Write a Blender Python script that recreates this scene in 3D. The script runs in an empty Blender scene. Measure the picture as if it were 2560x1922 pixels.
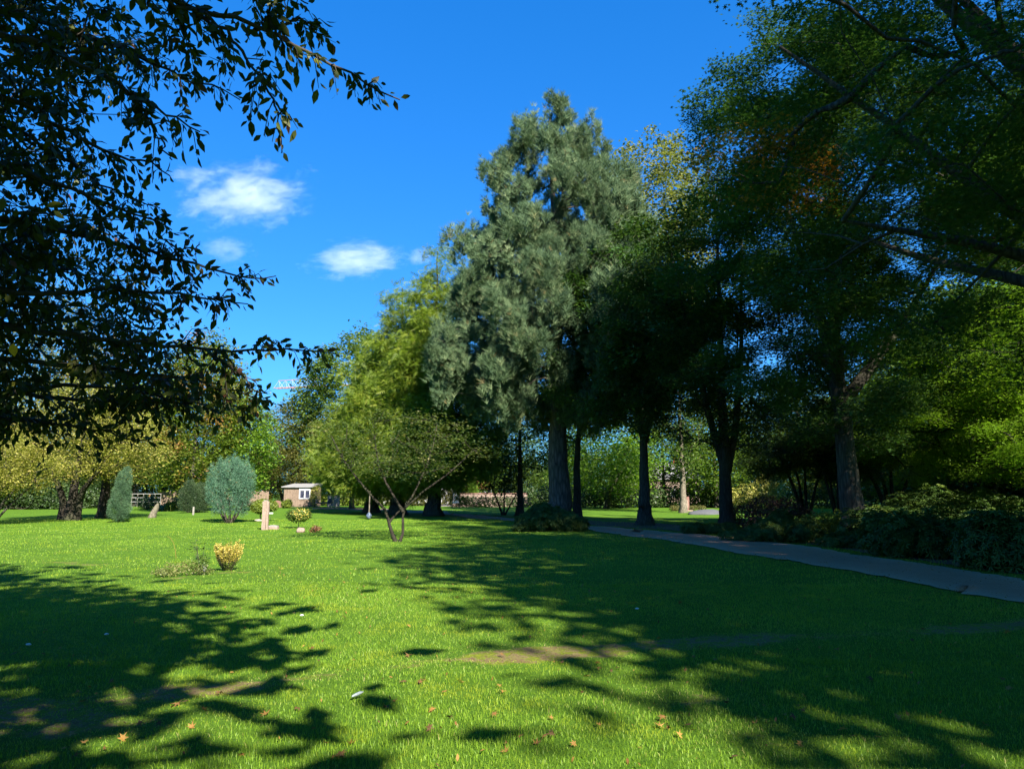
import bpy, math, random
import numpy as np
from mathutils import Vector

# ------------------------------------------------------------------ camera, sky, sun
scene = bpy.context.scene
COL = scene.collection
PITCH = math.radians(8.6)
CAM_H = 1.6
cam_d = bpy.data.cameras.new("camera")
cam_d.sensor_width = 36.0
cam_d.lens = 1800.0 / 2560.0 * 36.0
cam_d.clip_start = 0.05
cam_d.clip_end = 6000
cam = bpy.data.objects.new("camera", cam_d)
cam.location = (0, 0, CAM_H)
cam.rotation_euler = (math.radians(90) + PITCH, 0, 0)
COL.objects.link(cam)
scene.camera = cam

SUN_EL = math.radians(36)
SUN_TRAVEL_AZ = math.radians(26)      # light travels forward and this much to the left
tx, ty = -math.sin(SUN_TRAVEL_AZ), math.cos(SUN_TRAVEL_AZ)
SUN_TO = Vector((-tx * math.cos(SUN_EL), -ty * math.cos(SUN_EL), math.sin(SUN_EL)))

world = bpy.data.worlds.new("World")
scene.world = world
world.use_nodes = True
nt = world.node_tree
nt.nodes.clear()
w_out = nt.nodes.new("ShaderNodeOutputWorld")
w_bg = nt.nodes.new("ShaderNodeBackground")
w_sky = nt.nodes.new("ShaderNodeTexSky")
w_sky.sky_type = 'NISHITA'
w_sky.sun_disc = False
w_sky.sun_elevation = SUN_EL
# Blender: rotation 0 puts the sun at +Y, growing clockwise seen from above
w_sky.sun_rotation = math.atan2(SUN_TO.x, SUN_TO.y)
w_sky.altitude = 0
w_sky.air_density = 1.0
w_sky.dust_density = 0.0
w_sky.ozone_density = 3.5
w_hs = nt.nodes.new("ShaderNodeHueSaturation")
w_hs.inputs['Saturation'].default_value = 1.36
w_hs.inputs['Value'].default_value = 1.0
w_hs.inputs['Hue'].default_value = 0.507
w_bg.inputs['Strength'].default_value = 0.089
nt.links.new(w_sky.outputs[0], w_hs.inputs['Color'])
# one even grade over the whole sky: the deep, flat blue the photograph shows
w_a = nt.nodes.new("ShaderNodeMix"); w_a.data_type = 'RGBA'; w_a.blend_type = 'MULTIPLY'; w_a.inputs[0].default_value = 1.0
w_a.inputs[7].default_value = (.286, .286, .286, 1)
w_g = nt.nodes.new("ShaderNodeGamma"); w_g.inputs['Gamma'].default_value = 0.6
w_b = nt.nodes.new("ShaderNodeMix"); w_b.data_type = 'RGBA'; w_b.blend_type = 'MULTIPLY'; w_b.inputs[0].default_value = 1.0
w_b.inputs[7].default_value = (.205 / .286, .555 / .286, .93 / .286, 1)
nt.links.new(w_hs.outputs[0], w_a.inputs[6]); nt.links.new(w_a.outputs[2], w_g.inputs['Color'])
nt.links.new(w_g.outputs[0], w_b.inputs[6]); nt.links.new(w_b.outputs[2], w_bg.inputs['Color'])
nt.links.new(w_bg.outputs[0], w_out.inputs['Surface'])

sun_d = bpy.data.lights.new("sun", 'SUN')
sun_d.energy = 5.0
sun_d.angle = math.radians(0.53)
sun_d.color = (1.0, 0.93, 0.80)
sun = bpy.data.objects.new("sun", sun_d)
sun.rotation_euler = SUN_TO.to_track_quat('Z', 'Y').to_euler()
sun.location = (20, -30, 40)
COL.objects.link(sun)

scene.view_settings.view_transform = 'Standard'
scene.view_settings.look = 'None'
scene.view_settings.exposure = 1.75
scene.view_settings.gamma = 1.0
scene.view_settings.use_curve_mapping = False
scene.render.engine = 'CYCLES'
scene.cycles.max_bounces = 7
scene.cycles.diffuse_bounces = 4
scene.cycles.glossy_bounces = 2
scene.cycles.transmission_bounces = 4
scene.cycles.volume_bounces = 3
scene.cycles.volume_max_steps = 128
scene.cycles.caustics_reflective = False
scene.cycles.caustics_refractive = False
scene.cycles.use_denoising = True
scene.cycles.sample_clamp_indirect = 6.0

# ------------------------------------------------------------------ geometry of the view, used to find real positions
SP, CP = math.sin(PITCH), math.cos(PITCH)
def ray(px, py):
    u = (px - 1280.0) / 1800.0
    v = (961.0 - py) / 1800.0
    return np.array([u, CP - v * SP, SP + v * CP])
def G(px, py):                       # point of the lawn
    d = ray(px, py)
    t = -CAM_H / d[2]
    return np.array([d[0] * t, d[1] * t, 0.0])
def A(px, py, Y):                    # point at the distance Y
    d = ray(px, py)
    t = Y / d[1]
    return np.array([d[0] * t, Y, CAM_H + d[2] * t])
def project(P):                      # world -> photo pixels
    P = np.asarray(P, float)
    y, z = P[..., 1], P[..., 2] - CAM_H
    f = y * CP + z * SP
    up = -y * SP + z * CP
    f = np.where(np.abs(f) < 1e-6, 1e-6, f)
    return 1280 + 1800 * P[..., 0] / f, 961 - 1800 * up / f, f
def gz(x, y):                        # gentle unevenness of the lawn
    return (0.018 * np.sin(x * 0.9 + 1.3 * np.sin(y * 0.31)) + 0.018 * np.sin(y * 0.75 + 0.4 * x)
            + 0.012 * np.sin(x * 1.9 - y * 1.3) + 0.05 * np.sin(x * 0.11 + 1) * np.sin(y * 0.09))

# ------------------------------------------------------------------ object helpers
def mesh_np(name, V, F, mat, tint=None, parent=None, smooth=False, kind=None):
    V = np.asarray(V, np.float32).reshape(-1, 3)
    F = np.asarray(F, np.int32)
    me = bpy.data.meshes.new(name)
    n, k = F.shape
    me.vertices.add(len(V)); me.vertices.foreach_set("co", V.ravel())
    me.loops.add(n * k); me.loops.foreach_set("vertex_index", F.ravel())
    me.polygons.add(n)
    me.polygons.foreach_set("loop_start", np.arange(0, n * k, k, dtype=np.int32))
    me.polygons.foreach_set("loop_total", np.full(n, k, np.int32))
    if smooth:
        me.polygons.foreach_set("use_smooth", np.ones(n, bool))
    if tint is not None:
        at = me.attributes.new("tint", 'FLOAT', 'POINT')
        at.data.foreach_set("value", np.asarray(tint, np.float32))
    me.update(calc_edges=True)
    me.materials.append(mat)
    o = bpy.data.objects.new(name, me)
    COL.objects.link(o)
    if parent: o.parent = parent
    if kind: o["kind"] = kind
    return o

def thing(name, label, cat, loc=(0, 0, 0), rz=0.0, group=None):
    o = bpy.data.objects.new(name, None)
    o.empty_display_size = 0.2
    COL.objects.link(o)
    o.location = [float(c) for c in loc]
    o.rotation_euler = (0, 0, rz)
    tag(o, label, cat, group)
    return o
def tag(o, label, cat, group=None):
    o["label"] = label; o["category"] = cat
    if group: o["group"] = group
    return o
def copy_tree(root, loc, rz, sc, label, group=None):
    r = root.copy(); COL.objects.link(r)
    r.location = [float(c) for c in loc]; r.rotation_euler = (0, 0, rz); r.scale = sc
    r["label"] = label
    if group: r["group"] = group
    elif "group" in r: del r["group"]
    for ch in list(root.children):
        c = ch.copy(); COL.objects.link(c); c.parent = r
        for g in list(ch.children):
            d = g.copy(); COL.objects.link(d); d.parent = c
    return r

class MB:                            # collects simple solids into one mesh
    def __init__(s): s.V = []; s.F = []
    def box(s, lo, hi, rz=0.0, c=None, taper=1.0, jit=0.0):
        x0, y0, z0 = lo; x1, y1, z1 = hi
        mx, my = (x0 + x1) / 2, (y0 + y1) / 2
        b = len(s.V)
        for z, t in ((z0, 1.0), (z1, taper)):
            for x, y in ((x0, y0), (x1, y0), (x1, y1), (x0, y1)):
                X, Y = mx + (x - mx) * t, my + (y - my) * t
                if rz:
                    cx, cy = c if c else (0, 0)
                    dx, dy = X - cx, Y - cy
                    X = cx + dx * math.cos(rz) - dy * math.sin(rz); Y = cy + dx * math.sin(rz) + dy * math.cos(rz)
                s.V.append((X, Y, z))
        for f in ((0, 3, 2, 1), (4, 5, 6, 7), (0, 1, 5, 4), (1, 2, 6, 5), (2, 3, 7, 6), (3, 0, 4, 7)):
            s.F.append([b + i for i in f])
        return s
    def bar(s, a, b, r, n=6, r2=None):
        V, F = tube([np.array(a, float), np.array(b, float)], [r, r if r2 is None else r2], n)
        o = len(s.V); s.V += [tuple(v) for v in V]; s.F += [[o + i for i in f] for f in F]
        return s
    def build(s, name, mat, parent=None, bevel=0.0, smooth=False):
        me = bpy.data.meshes.new(name)
        me.from_pydata(s.V, [], s.F); me.update()
        me.materials.append(mat)
        o = bpy.data.objects.new(name, me); COL.objects.link(o)
        if parent: o.parent = parent
        if smooth:
            me.polygons.foreach_set("use_smooth", [True] * len(me.polygons))
        if bevel:
            m = o.modifiers.new("bevel", 'BEVEL'); m.width = bevel; m.segments = 2; m.limit_method = 'ANGLE'
        return o

def tube(pts, rad, n=6, flute=0.0, rng=None):
    pts = np.asarray(pts, float); m = len(pts)
    d = np.gradient(pts, axis=0) if m > 2 else np.repeat((pts[1] - pts[0])[None], 2, 0)
    d /= np.linalg.norm(d, axis=1)[:, None] + 1e-9
    ref = np.where(np.abs(d[:, 2:3]) > 0.9, np.array([[1.0, 0, 0]]), np.array([[0, 0, 1.0]]))
    if abs(d[0, 2]) > 0.7: ref = np.repeat(np.array([[1.0, 0, 0]]), m, 0)
    a = np.cross(d, ref); a /= np.linalg.norm(a, axis=1)[:, None] + 1e-9
    b = np.cross(d, a)
    th = np.arange(n) * 2 * math.pi / n
    rad = np.asarray(rad, float)
    R = np.repeat(rad[:, None], n, 1)
    if flute:
        fl = 1 + flute * (np.sin(th * 5 + 1)[None] * 0.6 + np.sin(th * 9 + 2)[None] * 0.4) * np.linspace(1.0, 0.5, m)[:, None]
        R = R * fl
    V = pts[:, None, :] + R[..., None] * (np.cos(th)[None, :, None] * a[:, None] + np.sin(th)[None, :, None] * b[:, None])
    i = np.arange(m - 1)[:, None] * n; j = np.arange(n)[None]; jn = (j + 1) % n
    F = np.stack([i + j, i + jn, i + n + jn, i + n + j], -1).reshape(-1, 4)
    return V.reshape(-1, 3), F

# ------------------------------------------------------------------ materials
def new_mat(name):
    m = bpy.data.materials.new(name); m.use_nodes = True
    t = m.node_tree; t.nodes.clear()
    out = t.nodes.new("ShaderNodeOutputMaterial")
    return m, t, out
def ramp(t, stops, fac, interp='LINEAR'):
    r = t.nodes.new("ShaderNodeValToRGB"); cr = r.color_ramp; cr.interpolation = interp
    while len(cr.elements) < len(stops): cr.elements.new(0.5)
    for e, (p, c) in zip(cr.elements, stops):
        e.position = p; e.color = (*c, 1)
    t.links.new(fac, r.inputs[0]); return r
def noise(t, scale, detail=4, rough=0.6, vec=None, dist=0.0):
    n = t.nodes.new("ShaderNodeTexNoise"); n.inputs['Scale'].default_value = scale
    n.inputs['Detail'].default_value = detail; n.inputs['Roughness'].default_value = rough
    n.inputs['Distortion'].default_value = dist
    if vec: t.links.new(vec, n.inputs['Vector'])
    return n
def mixc(t, fac, a, b, mode='MIX'):
    m = t.nodes.new("ShaderNodeMix"); m.data_type = 'RGBA'; m.blend_type = mode
    for s, v in ((0, fac), (6, a), (7, b)):
        if isinstance(v, (int, float)): m.inputs[s].default_value = v
        elif isinstance(v, tuple): m.inputs[s].default_value = (*v, 1)
        else: t.links.new(v, m.inputs[s])
    return m.outputs[2]
def mathn(t, op, a, b=0.0, clamp=False):
    m = t.nodes.new("ShaderNodeMath"); m.operation = op; m.use_clamp = clamp
    for s, v in ((0, a), (1, b)):
        if isinstance(v, (int, float)): m.inputs[s].default_value = v
        else: t.links.new(v, m.inputs[s])
    return m.outputs[0]

def leaf_mat(name, stops, accent=None, accent_at=0.62, accent_scale=0.35, trans=0.35, rough=0.5, spec=0.35):
    m, t, out = new_mat(name)
    at = t.nodes.new("ShaderNodeAttribute"); at.attribute_name = "tint"
    col = ramp(t, stops, at.outputs['Fac']).outputs[0]
    if accent:
        tc = t.nodes.new("ShaderNodeTexCoord")
        n = noise(t, accent_scale, 3, 0.6, tc.outputs['Object'])
        s = mathn(t, 'ADD', n.outputs['Fac'], mathn(t, 'MULTIPLY', at.outputs['Fac'], 0.12))
        k = mathn(t, 'MULTIPLY', mathn(t, 'SUBTRACT', s, accent_at), 8.0, True)
        col = mixc(t, k, col, accent)
    p = t.nodes.new("ShaderNodeBsdfPrincipled")
    p.inputs['Roughness'].default_value = rough
    p.inputs['Specular IOR Level'].default_value = spec
    t.links.new(col, p.inputs['Base Color'])
    tr = t.nodes.new("ShaderNodeBsdfTranslucent")
    bright = mixc(t, 1.0, col, (1.5, 1.6, 0.7), 'MULTIPLY')
    t.links.new(bright, tr.inputs['Color'])
    mx = t.nodes.new("ShaderNodeMixShader"); mx.inputs[0].default_value = trans
    t.links.new(p.outputs[0], mx.inputs[1]); t.links.new(tr.outputs[0], mx.inputs[2])
    t.links.new(mx.outputs[0], out.inputs['Surface'])
    return m

def bark_mat(name, dark, light, sc=6.0, stretch=0.18, bump=0.6):
    m, t, out = new_mat(name)
    tc = t.nodes.new("ShaderNodeTexCoord")
    mp = t.nodes.new("ShaderNodeMapping"); mp.inputs['Scale'].default_value = (1, 1, stretch)
    t.links.new(tc.outputs['Object'], mp.inputs[0])
    n = noise(t, sc * 2.2, 8, 0.7, mp.outputs[0], 0.6)
    v = t.nodes.new("ShaderNodeTexVoronoi"); v.feature = 'DISTANCE_TO_EDGE'; v.inputs['Scale'].default_value = sc * 1.6
    t.links.new(mp.outputs[0], v.inputs['Vector'])
    h = mathn(t, 'ADD', mathn(t, 'MULTIPLY', n.outputs['Fac'], 0.8), mathn(t, 'MULTIPLY', v.outputs['Distance'], 0.9))
    c = ramp(t, [(0.3, dark), (0.75, light)], h)
    big = noise(t, 0.8, 3, 0.5, tc.outputs['Object'])
    cc = mixc(t, mathn(t, 'MULTIPLY', mathn(t, 'SUBTRACT', big.outputs['Fac'], 0.45), 2.2, True), c.outputs[0], (0.055, 0.062, 0.03))
    p = t.nodes.new("ShaderNodeBsdfPrincipled"); p.inputs['Roughness'].default_value = 0.9
    p.inputs['Specular IOR Level'].default_value = 0.15
    t.links.new(cc, p.inputs['Base Color'])
    b = t.nodes.new("ShaderNodeBump"); b.inputs['Strength'].default_value = bump; b.inputs['Distance'].default_value = 0.05
    t.links.new(h, b.inputs['Height']); t.links.new(b.outputs[0], p.inputs['Normal'])
    t.links.new(p.outputs[0], out.inputs['Surface'])
    return m

def solid_mat(name, c1, c2, scale=8.0, rough=0.85, bump=0.3, metal=0.0, detail=6, dist=0.01):
    m, t, out = new_mat(name)
    tc = t.nodes.new("ShaderNodeTexCoord")
    n = noise(t, scale, detail, 0.65, tc.outputs['Object'])
    c = ramp(t, [(0.3, c1), (0.7, c2)], n.outputs['Fac'])
    p = t.nodes.new("ShaderNodeBsdfPrincipled"); p.inputs['Roughness'].default_value = rough
    p.inputs['Metallic'].default_value = metal
    t.links.new(c.outputs[0], p.inputs['Base Color'])
    b = t.nodes.new("ShaderNodeBump"); b.inputs['Strength'].default_value = bump; b.inputs['Distance'].default_value = dist
    t.links.new(n.outputs['Fac'], b.inputs['Height']); t.links.new(b.outputs[0], p.inputs['Normal'])
    t.links.new(p.outputs[0], out.inputs['Surface'])
    return m

M = {}
M['oak'] = leaf_mat('oak_leaf', [(0, (0.024, 0.060, 0.014)), (0.6, (0.045, 0.10, 0.022)), (1, (0.09, 0.15, 0.026))], spec=0.2, trans=0.32)
M['oakorange'] = leaf_mat('turned_oak_leaf', [(0, (0.10, 0.10, 0.015)), (0.25, (0.32, 0.15, 0.02)), (1, (0.55, 0.20, 0.02))], trans=0.4)
M['maple'] = leaf_mat('maple_leaf', [(0, (0.055, 0.105, 0.014)), (0.5, (0.10, 0.17, 0.022)), (1, (0.17, 0.23, 0.03))], trans=0.42)
M['pine'] = leaf_mat('pine_needle', [(0, (0.034, 0.068, 0.034)), (0.55, (0.092, 0.145, 0.068)), (0.95, (0.19, 0.24, 0.12)), (1, (0.20, 0.16, 0.07))], trans=0.12, rough=0.6, spec=0.15)
M['redwood'] = leaf_mat('redwood_leaf', [(0, (0.075, 0.125, 0.014)), (0.5, (0.15, 0.215, 0.022)), (1, (0.24, 0.265, 0.035))], trans=0.40)
M['green'] = leaf_mat('broad_leaf', [(0, (0.04, 0.08, 0.014)), (0.5, (0.085, 0.14, 0.022)), (1, (0.15, 0.20, 0.035))], accent=(0.20, 0.17, 0.03), accent_at=0.70)
M['small'] = leaf_mat('small_tree_leaf', [(0, (0.05, 0.085, 0.02)), (0.6, (0.10, 0.14, 0.035)), (1, (0.24, 0.22, 0.09))])
M['birch'] = leaf_mat('pale_needle', [(0, (0.06, 0.09, 0.04)), (1, (0.16, 0.19, 0.09))])
M['copper'] = leaf_mat('copper_leaf', [(0, (0.07, 0.06, 0.04)), (0.5, (0.14, 0.10, 0.06)), (1, (0.22, 0.14, 0.09))])
M['olive'] = leaf_mat('olive_leaf', [(0, (0.06, 0.065, 0.018)), (0.5, (0.12, 0.125, 0.032)), (1, (0.20, 0.17, 0.05))])
M['cream'] = leaf_mat('pale_leaf', [(0, (0.09, 0.11, 0.03)), (0.5, (0.16, 0.18, 0.05)), (1, (0.28, 0.25, 0.10))])
M['orange'] = leaf_mat('autumn_leaf', [(0, (0.07, 0.12, 0.016)), (0.6, (0.13, 0.18, 0.022)), (1, (0.22, 0.19, 0.03))], accent=(0.30, 0.15, 0.05), accent_at=0.58, accent_scale=0.3, trans=0.42)
M['bright'] = leaf_mat('bright_leaf', [(0, (0.07, 0.14, 0.014)), (0.5, (0.13, 0.235, 0.022)), (1, (0.21, 0.30, 0.04))], trans=0.42)
M['yellow'] = leaf_mat('yellow_leaf', [(0, (0.13, 0.16, 0.025)), (0.5, (0.30, 0.29, 0.055)), (1, (0.46, 0.40, 0.14))], accent=(0.32, 0.22, 0.09), accent_at=0.64)
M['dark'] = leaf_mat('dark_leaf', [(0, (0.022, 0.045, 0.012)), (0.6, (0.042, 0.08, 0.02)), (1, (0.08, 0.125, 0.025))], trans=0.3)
M['purple'] = leaf_mat('purple_leaf', [(0, (0.025, 0.018, 0.014)), (1, (0.07, 0.035, 0.03))], trans=0.2)
M['rhodo'] = leaf_mat('rhododendron_leaf', [(0, (0.034, 0.072, 0.016)), (0.6, (0.07, 0.125, 0.024)), (1, (0.15, 0.19, 0.035))], trans=0.2, rough=0.5, spec=0.25)
M['cypress'] = leaf_mat('blue_cypress_leaf', [(0, (0.035, 0.095, 0.055)), (0.6, (0.075, 0.165, 0.10)), (0.93, (0.12, 0.23, 0.14)), (1, (0.17, 0.12, 0.06))], trans=0.1)
M['cypress2'] = leaf_mat('green_cypress_leaf', [(0, (0.04, 0.085, 0.045)), (0.6, (0.07, 0.14, 0.07)), (1, (0.11, 0.19, 0.09))], trans=0.1)
M['yew'] = leaf_mat('yew_leaf', [(0, (0.02, 0.045, 0.018)), (1, (0.05, 0.085, 0.03))], trans=0.1)
M['gold'] = leaf_mat('golden_leaf', [(0, (0.16, 0.17, 0.02)), (0.5, (0.38, 0.32, 0.05)), (1, (0.60, 0.46, 0.14))], trans=0.25)
M['box'] = leaf_mat('box_leaf', [(0, (0.07, 0.11, 0.012)), (1, (0.17, 0.22, 0.02))], trans=0.2)
M['cherry'] = leaf_mat('cherry_leaf', [(0, (0.022, 0.034, 0.008)), (0.5, (0.055, 0.072, 0.012)), (0.80, (0.13, 0.13, 0.018)), (0.88, (0.07, 0.035, 0.02)), (1, (0.18, 0.07, 0.045))], trans=0.28, rough=0.5, spec=0.25)
M['redtip'] = leaf_mat('red_leaf', [(0, (0.10, 0.06, 0.03)), (1, (0.34, 0.12, 0.07))], trans=0.3)
M['yleaf'] = leaf_mat('turned_leaf', [(0, (0.75, 0.42, 0.02)), (1, (0.8, 0.30, 0.02))], accent=(0.45, 0.12, 0.02), accent_at=0.55, accent_scale=25, trans=0.5)
M['fallen'] = leaf_mat('fallen_leaf', [(0, (0.07, 0.038, 0.018)), (0.5, (0.20, 0.10, 0.025)), (1, (0.34, 0.19, 0.045))], trans=0.2, rough=0.7)
M['grass'] = leaf_mat('grass_blade', [(0, (0.075, 0.15, 0.010)), (0.5, (0.17, 0.29, 0.020)), (0.88, (0.27, 0.39, 0.045)), (1, (0.36, 0.29, 0.12))], accent=(0.25, 0.32, 0.022), accent_at=0.58, accent_scale=1.1, trans=0.35, rough=0.5, spec=0.3)
M['bark'] = bark_mat('grey_bark', (0.018, 0.016, 0.013), (0.085, 0.075, 0.062))
M['bark_pine'] = bark_mat('pine_bark', (0.032, 0.026, 0.024), (0.15, 0.12, 0.105), 4.0, 0.22, 1.0)
M['bark_dark'] = bark_mat('dark_bark', (0.010, 0.009, 0.007), (0.045, 0.038, 0.03))
M['bark_pale'] = bark_mat('pale_bark', (0.07, 0.065, 0.05), (0.22, 0.19, 0.15), 5, 0.4, 0.3)
M['twig'] = solid_mat('twig_bark', (0.022, 0.017, 0.013), (0.06, 0.05, 0.04), 30)
M['stone_pink'] = solid_mat('rough_pink_stone', (0.17, 0.12, 0.095), (0.30, 0.225, 0.18), 14, 0.9, 0.6)
M['stone_red'] = solid_mat('red_stone', (0.13, 0.06, 0.05), (0.22, 0.11, 0.09), 14, 0.8, 0.4)
M['stone_grey'] = solid_mat('grey_stone', (0.15, 0.14, 0.13), (0.30, 0.28, 0.25), 6, 0.9, 0.6)
M['stone_pale'] = solid_mat('pale_boulder', (0.20, 0.175, 0.145), (0.38, 0.34, 0.29), 3, 0.9, 0.7, dist=0.05)
M['white'] = solid_mat('white_paint', (0.50, 0.51, 0.54), (0.62, 0.62, 0.63), 3, 0.5, 0.05)
M['wood'] = solid_mat('weathered_boards', (0.13, 0.09, 0.065), (0.25, 0.18, 0.135), 5, 0.85, 0.3)
M['glass'] = solid_mat('dark_window_glass', (0.02, 0.02, 0.045), (0.05, 0.05, 0.08), 2, 0.1, 0.0)
M['brick'] = solid_mat('red_brick_render', (0.36, 0.09, 0.05), (0.46, 0.14, 0.08), 3, 0.9, 0.2)
M['roof'] = solid_mat('grey_roof', (0.18, 0.18, 0.19), (0.3, 0.29, 0.29), 3, 0.8, 0.2)
M['metal_dark'] = solid_mat('dark_metal', (0.02, 0.022, 0.025), (0.05, 0.05, 0.055), 6, 0.45, 0.1)
M['crane'] = solid_mat('crane_paint', (0.50, 0.16, 0.12), (0.62, 0.30, 0.25), 0.5, 0.6, 0.0)
M['crane_white'] = solid_mat('crane_brace_paint', (0.35, 0.38, 0.44), (0.45, 0.47, 0.52), 0.5, 0.6, 0.0)
M['plastic_blue'] = solid_mat('blue_foil', (0.015, 0.03, 0.06), (0.12, 0.16, 0.22), 9, 0.35, 0.5)
M['soil'] = solid_mat('leaf_litter_soil', (0.028, 0.018, 0.010), (0.10, 0.06, 0.035), 7, 1.0, 0.8, dist=0.03)
M['gravel_heap'] = solid_mat('grey_gravel', (0.045, 0.05, 0.06), (0.11, 0.115, 0.13), 20, 1.0, 0.8)
M['plastic_grey'] = solid_mat('grey_plastic', (0.10, 0.10, 0.12), (0.2, 0.2, 0.23), 9, 0.4, 0.1)
M['foil'] = solid_mat('silver_foil', (0.10, 0.135, 0.145), (0.30, 0.34, 0.35), 30, 0.3, 0.5)

# ------------------------------------------------------------------ the ground
def strip_d(x, y):                  # distance to the worn line that crosses the near lawn
    px_, py_ = np.array([-8.0, -4.2, -2.2, -0.75, 2.7, 6.6, 12.0]), np.array([4.9, 5.7, 6.4, 7.2, 8.1, 9.2, 10.6])
    yy = np.interp(x, px_, py_)
    return y - yy
def lawn_material():
    m, t, out = new_mat('lawn_turf')
    tc = t.nodes.new("ShaderNodeTexCoord"); obj = tc.outputs['Object']
    n1 = noise(t, 0.35, 4, 0.6, obj); n2 = noise(t, 2.2, 6, 0.7, obj); n3 = noise(t, 40, 4, 0.8, obj)
    c1 = ramp(t, [(0.3, (0.055, 0.125, 0.010)), (0.55, (0.085, 0.185, 0.014)), (0.75, (0.14, 0.23, 0.02))], n1.outputs['Fac']).outputs[0]
    c2 = ramp(t, [(0.35, (0.05, 0.12, 0.008)), (0.7, (0.13, 0.23, 0.02))], n2.outputs['Fac']).outputs[0]
    c = mixc(t, 0.5, c1, c2)
    c = mixc(t, mathn(t, 'MULTIPLY', mathn(t, 'SUBTRACT', n3.outputs['Fac'], 0.45), 1.6, True), c, (0.035, 0.075, 0.008))
    at = t.nodes.new("ShaderNodeAttribute"); at.attribute_name = "tint"
    n4 = noise(t, 7.0, 8, 0.8, obj)
    bare = ramp(t, [(0.36, (0.16, 0.10, 0.05)), (0.47, (0.22, 0.17, 0.08)), (0.53, (0.15, 0.18, 0.02)), (0.72, (0.26, 0.30, 0.02))], n4.outputs['Fac']).outputs[0]
    k = mathn(t, 'MULTIPLY', mathn(t, 'SUBTRACT', mathn(t, 'ADD', at.outputs['Fac'], n2.outputs['Fac']), 0.85), 5.0, True)
    c = mixc(t, k, c, bare)
    p = t.nodes.new("ShaderNodeBsdfPrincipled"); p.inputs['Roughness'].default_value = 0.95
    p.inputs['Specular IOR Level'].default_value = 0.1
    t.links.new(c, p.inputs['Base Color'])
    b = t.nodes.new("ShaderNodeBump"); b.inputs['Strength'].default_value = 0.9; b.inputs['Distance'].default_value = 0.05
    nb = noise(t, 25, 5, 0.8, obj)
    t.links.new(nb.outputs['Fac'], b.inputs['Height']); t.links.new(b.outputs[0], p.inputs['Normal'])
    t.links.new(p.outputs[0], out.inputs['Surface'])
    return m
M['lawn'] = lawn_material()
def worn(x, y):                     # 0 = thick grass, 1 = worn bare or mossy
    d = strip_d(x, y)
    k = np.exp(-(d / 0.30) ** 2) * (0.75 + 0.35 * np.sin(x * 1.7 + 0.6) * np.sin(x * 0.63 + 2))
    k2 = 0.75 * np.exp(-((x + 3.4) / 1.1) ** 2 - ((y - 5.35) / 0.42) ** 2)
    g = G(520, 1432); k3 = 0.5 * np.exp(-((x - g[0] - 0.6) / 0.7) ** 2 - ((y - g[1] + 0.3) / 0.35) ** 2)
    g = G(420, 1450); k3 = k3 + 0.5 * np.exp(-((x - g[0]) / 0.6) ** 2 - ((y - g[1]) / 0.4) ** 2)
    g = G(200, 1410); k3 = k3 + 0.45 * np.exp(-((x - g[0]) / 1.6) ** 2 - ((y - g[1]) / 0.5) ** 2)
    k4 = 0.45 * np.exp(-((x - 1.8) / 0.7) ** 2 - ((y - 5.0) / 0.35) ** 2) + 0.4 * np.exp(-((x - 1.4) / 0.6) ** 2 - ((y - 5.9) / 0.3) ** 2)
    q = .5 + .5 * np.sin(x * 6.1 + 2.2 * np.sin(y * 5.3)) * np.sin(y * 9.7 + 1.8 * np.sin(x * 3.7)); q2 = .5 + .5 * np.sin(x * 2.3 + y * 1.1 + 1.5 * np.sin(y * 4.1))
    return np.clip((k + k2 + k3 + k4) * (.45 + .6 * q + .4 * q2), 0, 1)
def make_ground():
    near = np.concatenate([np.arange(-32, -12, .8), np.arange(-12, 14, .16), np.arange(14, 32.1, .8)])
    xs = np.concatenate([[-1500, -600, -300, -160, -100, -70, -50, -40], near, [40, 50, 70, 100, 160, 300, 600, 1500]])
    ys = np.concatenate([[-1500, -500, -200, -100, -60, -40, -25, -15], np.arange(-10, 3, 1.0), np.arange(3, 17, .12), np.arange(17, 60.01, 0.8), [66, 75, 90, 110, 140, 180, 240, 350, 600, 1500, 3500]])
    X, Y = np.meshgrid(xs, ys)
    fade = np.clip(1 - (np.hypot(X, Y) - 60) / 40, 0, 1)
    Z = gz(X, Y) * fade
    V = np.stack([X, Y, Z], -1).reshape(-1, 3)
    w, h = len(xs), len(ys)
    i = (np.arange(h - 1)[:, None] * w + np.arange(w - 1)[None]).ravel()
    F = np.stack([i, i + 1, i + w + 1, i + w], -1)
    o = mesh_np('lawn_ground', V, F, M['lawn'], worn(V[:, 0], V[:, 1]), smooth=True, kind='structure')
    return o
make_ground()

# path of fine gravel, two edges taken along its length
PL = [(1135, 1289), (1300, 1304), (1447, 1322), (1620, 1348), (1800, 1376), (1967, 1406), (2199, 1447), (2560, 1514), (3000, 1600)]
PU = [(1090, 1280), (1300, 1295), (1447, 1312), (1620, 1327), (1800, 1343), (1967, 1366), (2199, 1400), (2560, 1460), (3000, 1535)]
def polyline(pts, n):
    P = np.array([G(*p)[:2] for p in pts]); s = np.concatenate([[0], np.cumsum(np.linalg.norm(np.diff(P, axis=0), axis=1))])
    q = np.linspace(0, s[-1], n)
    return np.stack([np.interp(q, s, P[:, 0]), np.interp(q, s, P[:, 1])], -1)
_pl, _pu = polyline(PL, 200), polyline(PU, 200)
_k = np.ones(9) / 9
for _a in (_pl, _pu):
    for c_ in (0, 1):
        _p = np.pad(_a[:, c_], 4, mode='edge')
        _a[:, c_] = np.convolve(_p, _k, 'valid')
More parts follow.
